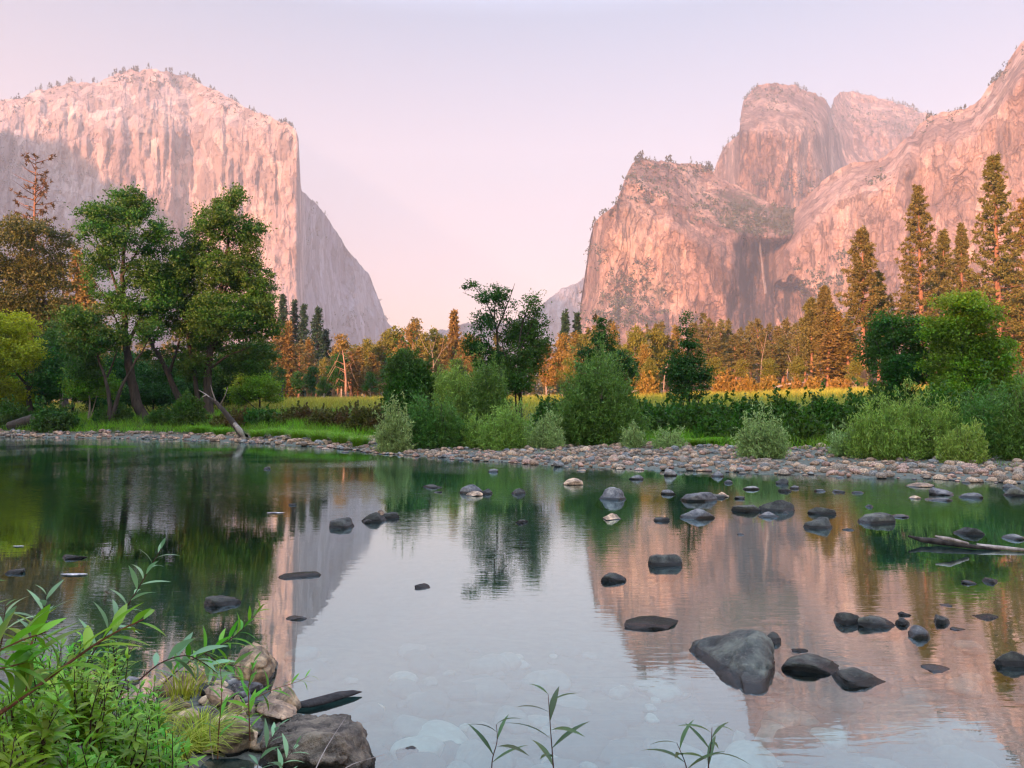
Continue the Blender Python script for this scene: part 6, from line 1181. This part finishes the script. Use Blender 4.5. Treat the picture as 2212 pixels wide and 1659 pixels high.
for i, (lb, ps, nl) in enumerate((('left of three dark leaved sprigs rising at the bottom edge', [[C(1062, 1720, 2.9), C(1062, 1640, 2.9), C(1076, 1600, 2.9), C(1072, 1565, 2.9)]], [7]), ('middle and tallest of three dark leaved sprigs at the bottom edge', [[C(1200, 1740, 2.8), C(1195, 1650, 2.8), C(1188, 1560, 2.8), C(1184, 1500, 2.8)]], [9]),
                                  ('double sprig with dark drooping leaves, rightmost at the bottom edge', [[C(1490, 1720, 2.9), C(1482, 1650, 2.9), C(1462, 1605, 2.9)], [C(1530, 1720, 2.9), C(1530, 1650, 2.9), C(1537, 1600, 2.9), C(1538, 1572, 2.9)]], [6, 9]))):
    shoot('willow_shoot', lb, ps, 30 + i, 0.165, 0.021, nl, (stem_dark, shoot_dark), sr=0.0035, spread=1.5, curl=0.30, start=0.35)
shoot('willow_shoot', 'pale narrow leaves and thin twigs in front of the large front boulder', [[C(540, 1720, 2.7), C(560, 1640, 2.75), C(585, 1600, 2.8), C(600, 1570, 2.8)], [C(600, 1720, 2.7), C(610, 1650, 2.7), C(640, 1610, 2.75)]], 9, 0.09, 0.016, [11, 10], SP_, sr=0.002)
# the leafy thicket at the lower left: several plants, each with its own stems
for i, (cx2, cy2, Y2, w2, n2, lb) in enumerate(((60, 1560, 2.15, 150, 16, 'dense green thicket plant in the lower left corner'), (170, 1520, 2.45, 150, 16, 'dense green thicket plant behind the red stemmed branch'), (250, 1590, 2.5, 150, 15, 'dense green thicket plant right of the corner, above the white rocks'), (285, 1545, 2.9, 120, 13, 'green thicket plant at the edge of the rocks'), (110, 1460, 2.9, 170, 14, 'green thicket plant at the waterline behind the big leaves'),
                                                (340, 1650, 2.6, 110, 11, 'low green thicket plant beside the blocky grey rock'), (20, 1650, 1.9, 130, 12, 'low thicket plant at the bottom left edge'), (220, 1440, 3.3, 140, 10, 'green thicket plant fringing the dark water'), (180, 1660, 2.2, 150, 11, 'low green thicket plant at the bottom edge'))):
    r = np.random.default_rng(50 + i); ps, nl = [], []
    for k in range(int(n2 * 2.6)):
        e = (cx2 + w2 * (r.random() - .5), cy2 - 40 + 70 * (r.random() - .5)); bxp = cx2 + (e[0] - cx2) * 0.5
        yy = Y2 + 0.35 * (r.random() - .5); b_ = C(bxp, cy2 + 90, yy); e_ = C(e[0], e[1], yy - 0.05 + 0.1 * r.random())
        ps.append([b_, (b_ + e_) / 2 + r.normal(size=3) * 0.02, e_]); nl.append(int(11 + 7 * r.random()))
    shoot('leafy_plant', lb, ps, 70 + i, 0.058, 0.016, nl, (stem_dark, shoot_leaf), sr=0.0028, spread=1.2, curl=0.35, start=0.05, group='thicket on the near bank')
for i, (px, py, Y2, h, n, lb) in enumerate(((395, 1470, 3.7, 0.20, 70, 'thin yellow grass tuft above the rocks by the dark water'), (430, 1570, 3.2, 0.18, 240, 'thick yellow green grass tuft among the near rocks'), (370, 1600, 3.0, 0.18, 200, 'grass tuft left of the blocky grey rock'), (320, 1540, 3.2, 0.15, 160, 'grass tuft beside the buff rock'))):
    r = np.random.default_rng(90 + i); g = Geo(); blade_tuft(g, r, n, h, h * 1.1, 0.005, 0.5, 5); p = C(px, py, Y2); tag(link('grass_tuft', g.mesh('grass_tuft', leaf_mat('bank_grass', (0.36, 0.44, 0.04))), None, (float(p[0]), float(p[1]), float(p[2]) - 0.08)), lb, 'grass tuft')
r = np.random.default_rng(99)
for lb, P in (('bare pale twig arching across the front boulder', [C(660, 1720, 2.9), C(690, 1640, 3.0), C(720, 1590, 3.1), C(748, 1548, 3.2)]), ('bare twig low over the water at the front boulder', [C(700, 1690, 3.0), C(760, 1650, 3.1), C(830, 1630, 3.2)]), ('forked dry twig standing among the near rocks', [C(460, 1640, 3.0), C(452, 1580, 3.0), C(458, 1520, 3.0)])):
    g = Geo(); P = polyline(P, 12); tube(g, P - P[0], np.linspace(0.0028, 0.001, 12), 5); tag(link('dry_twig', g.mesh('dry_twig', wood_grey, True), None, tuple(P[0])), lb, 'twig')
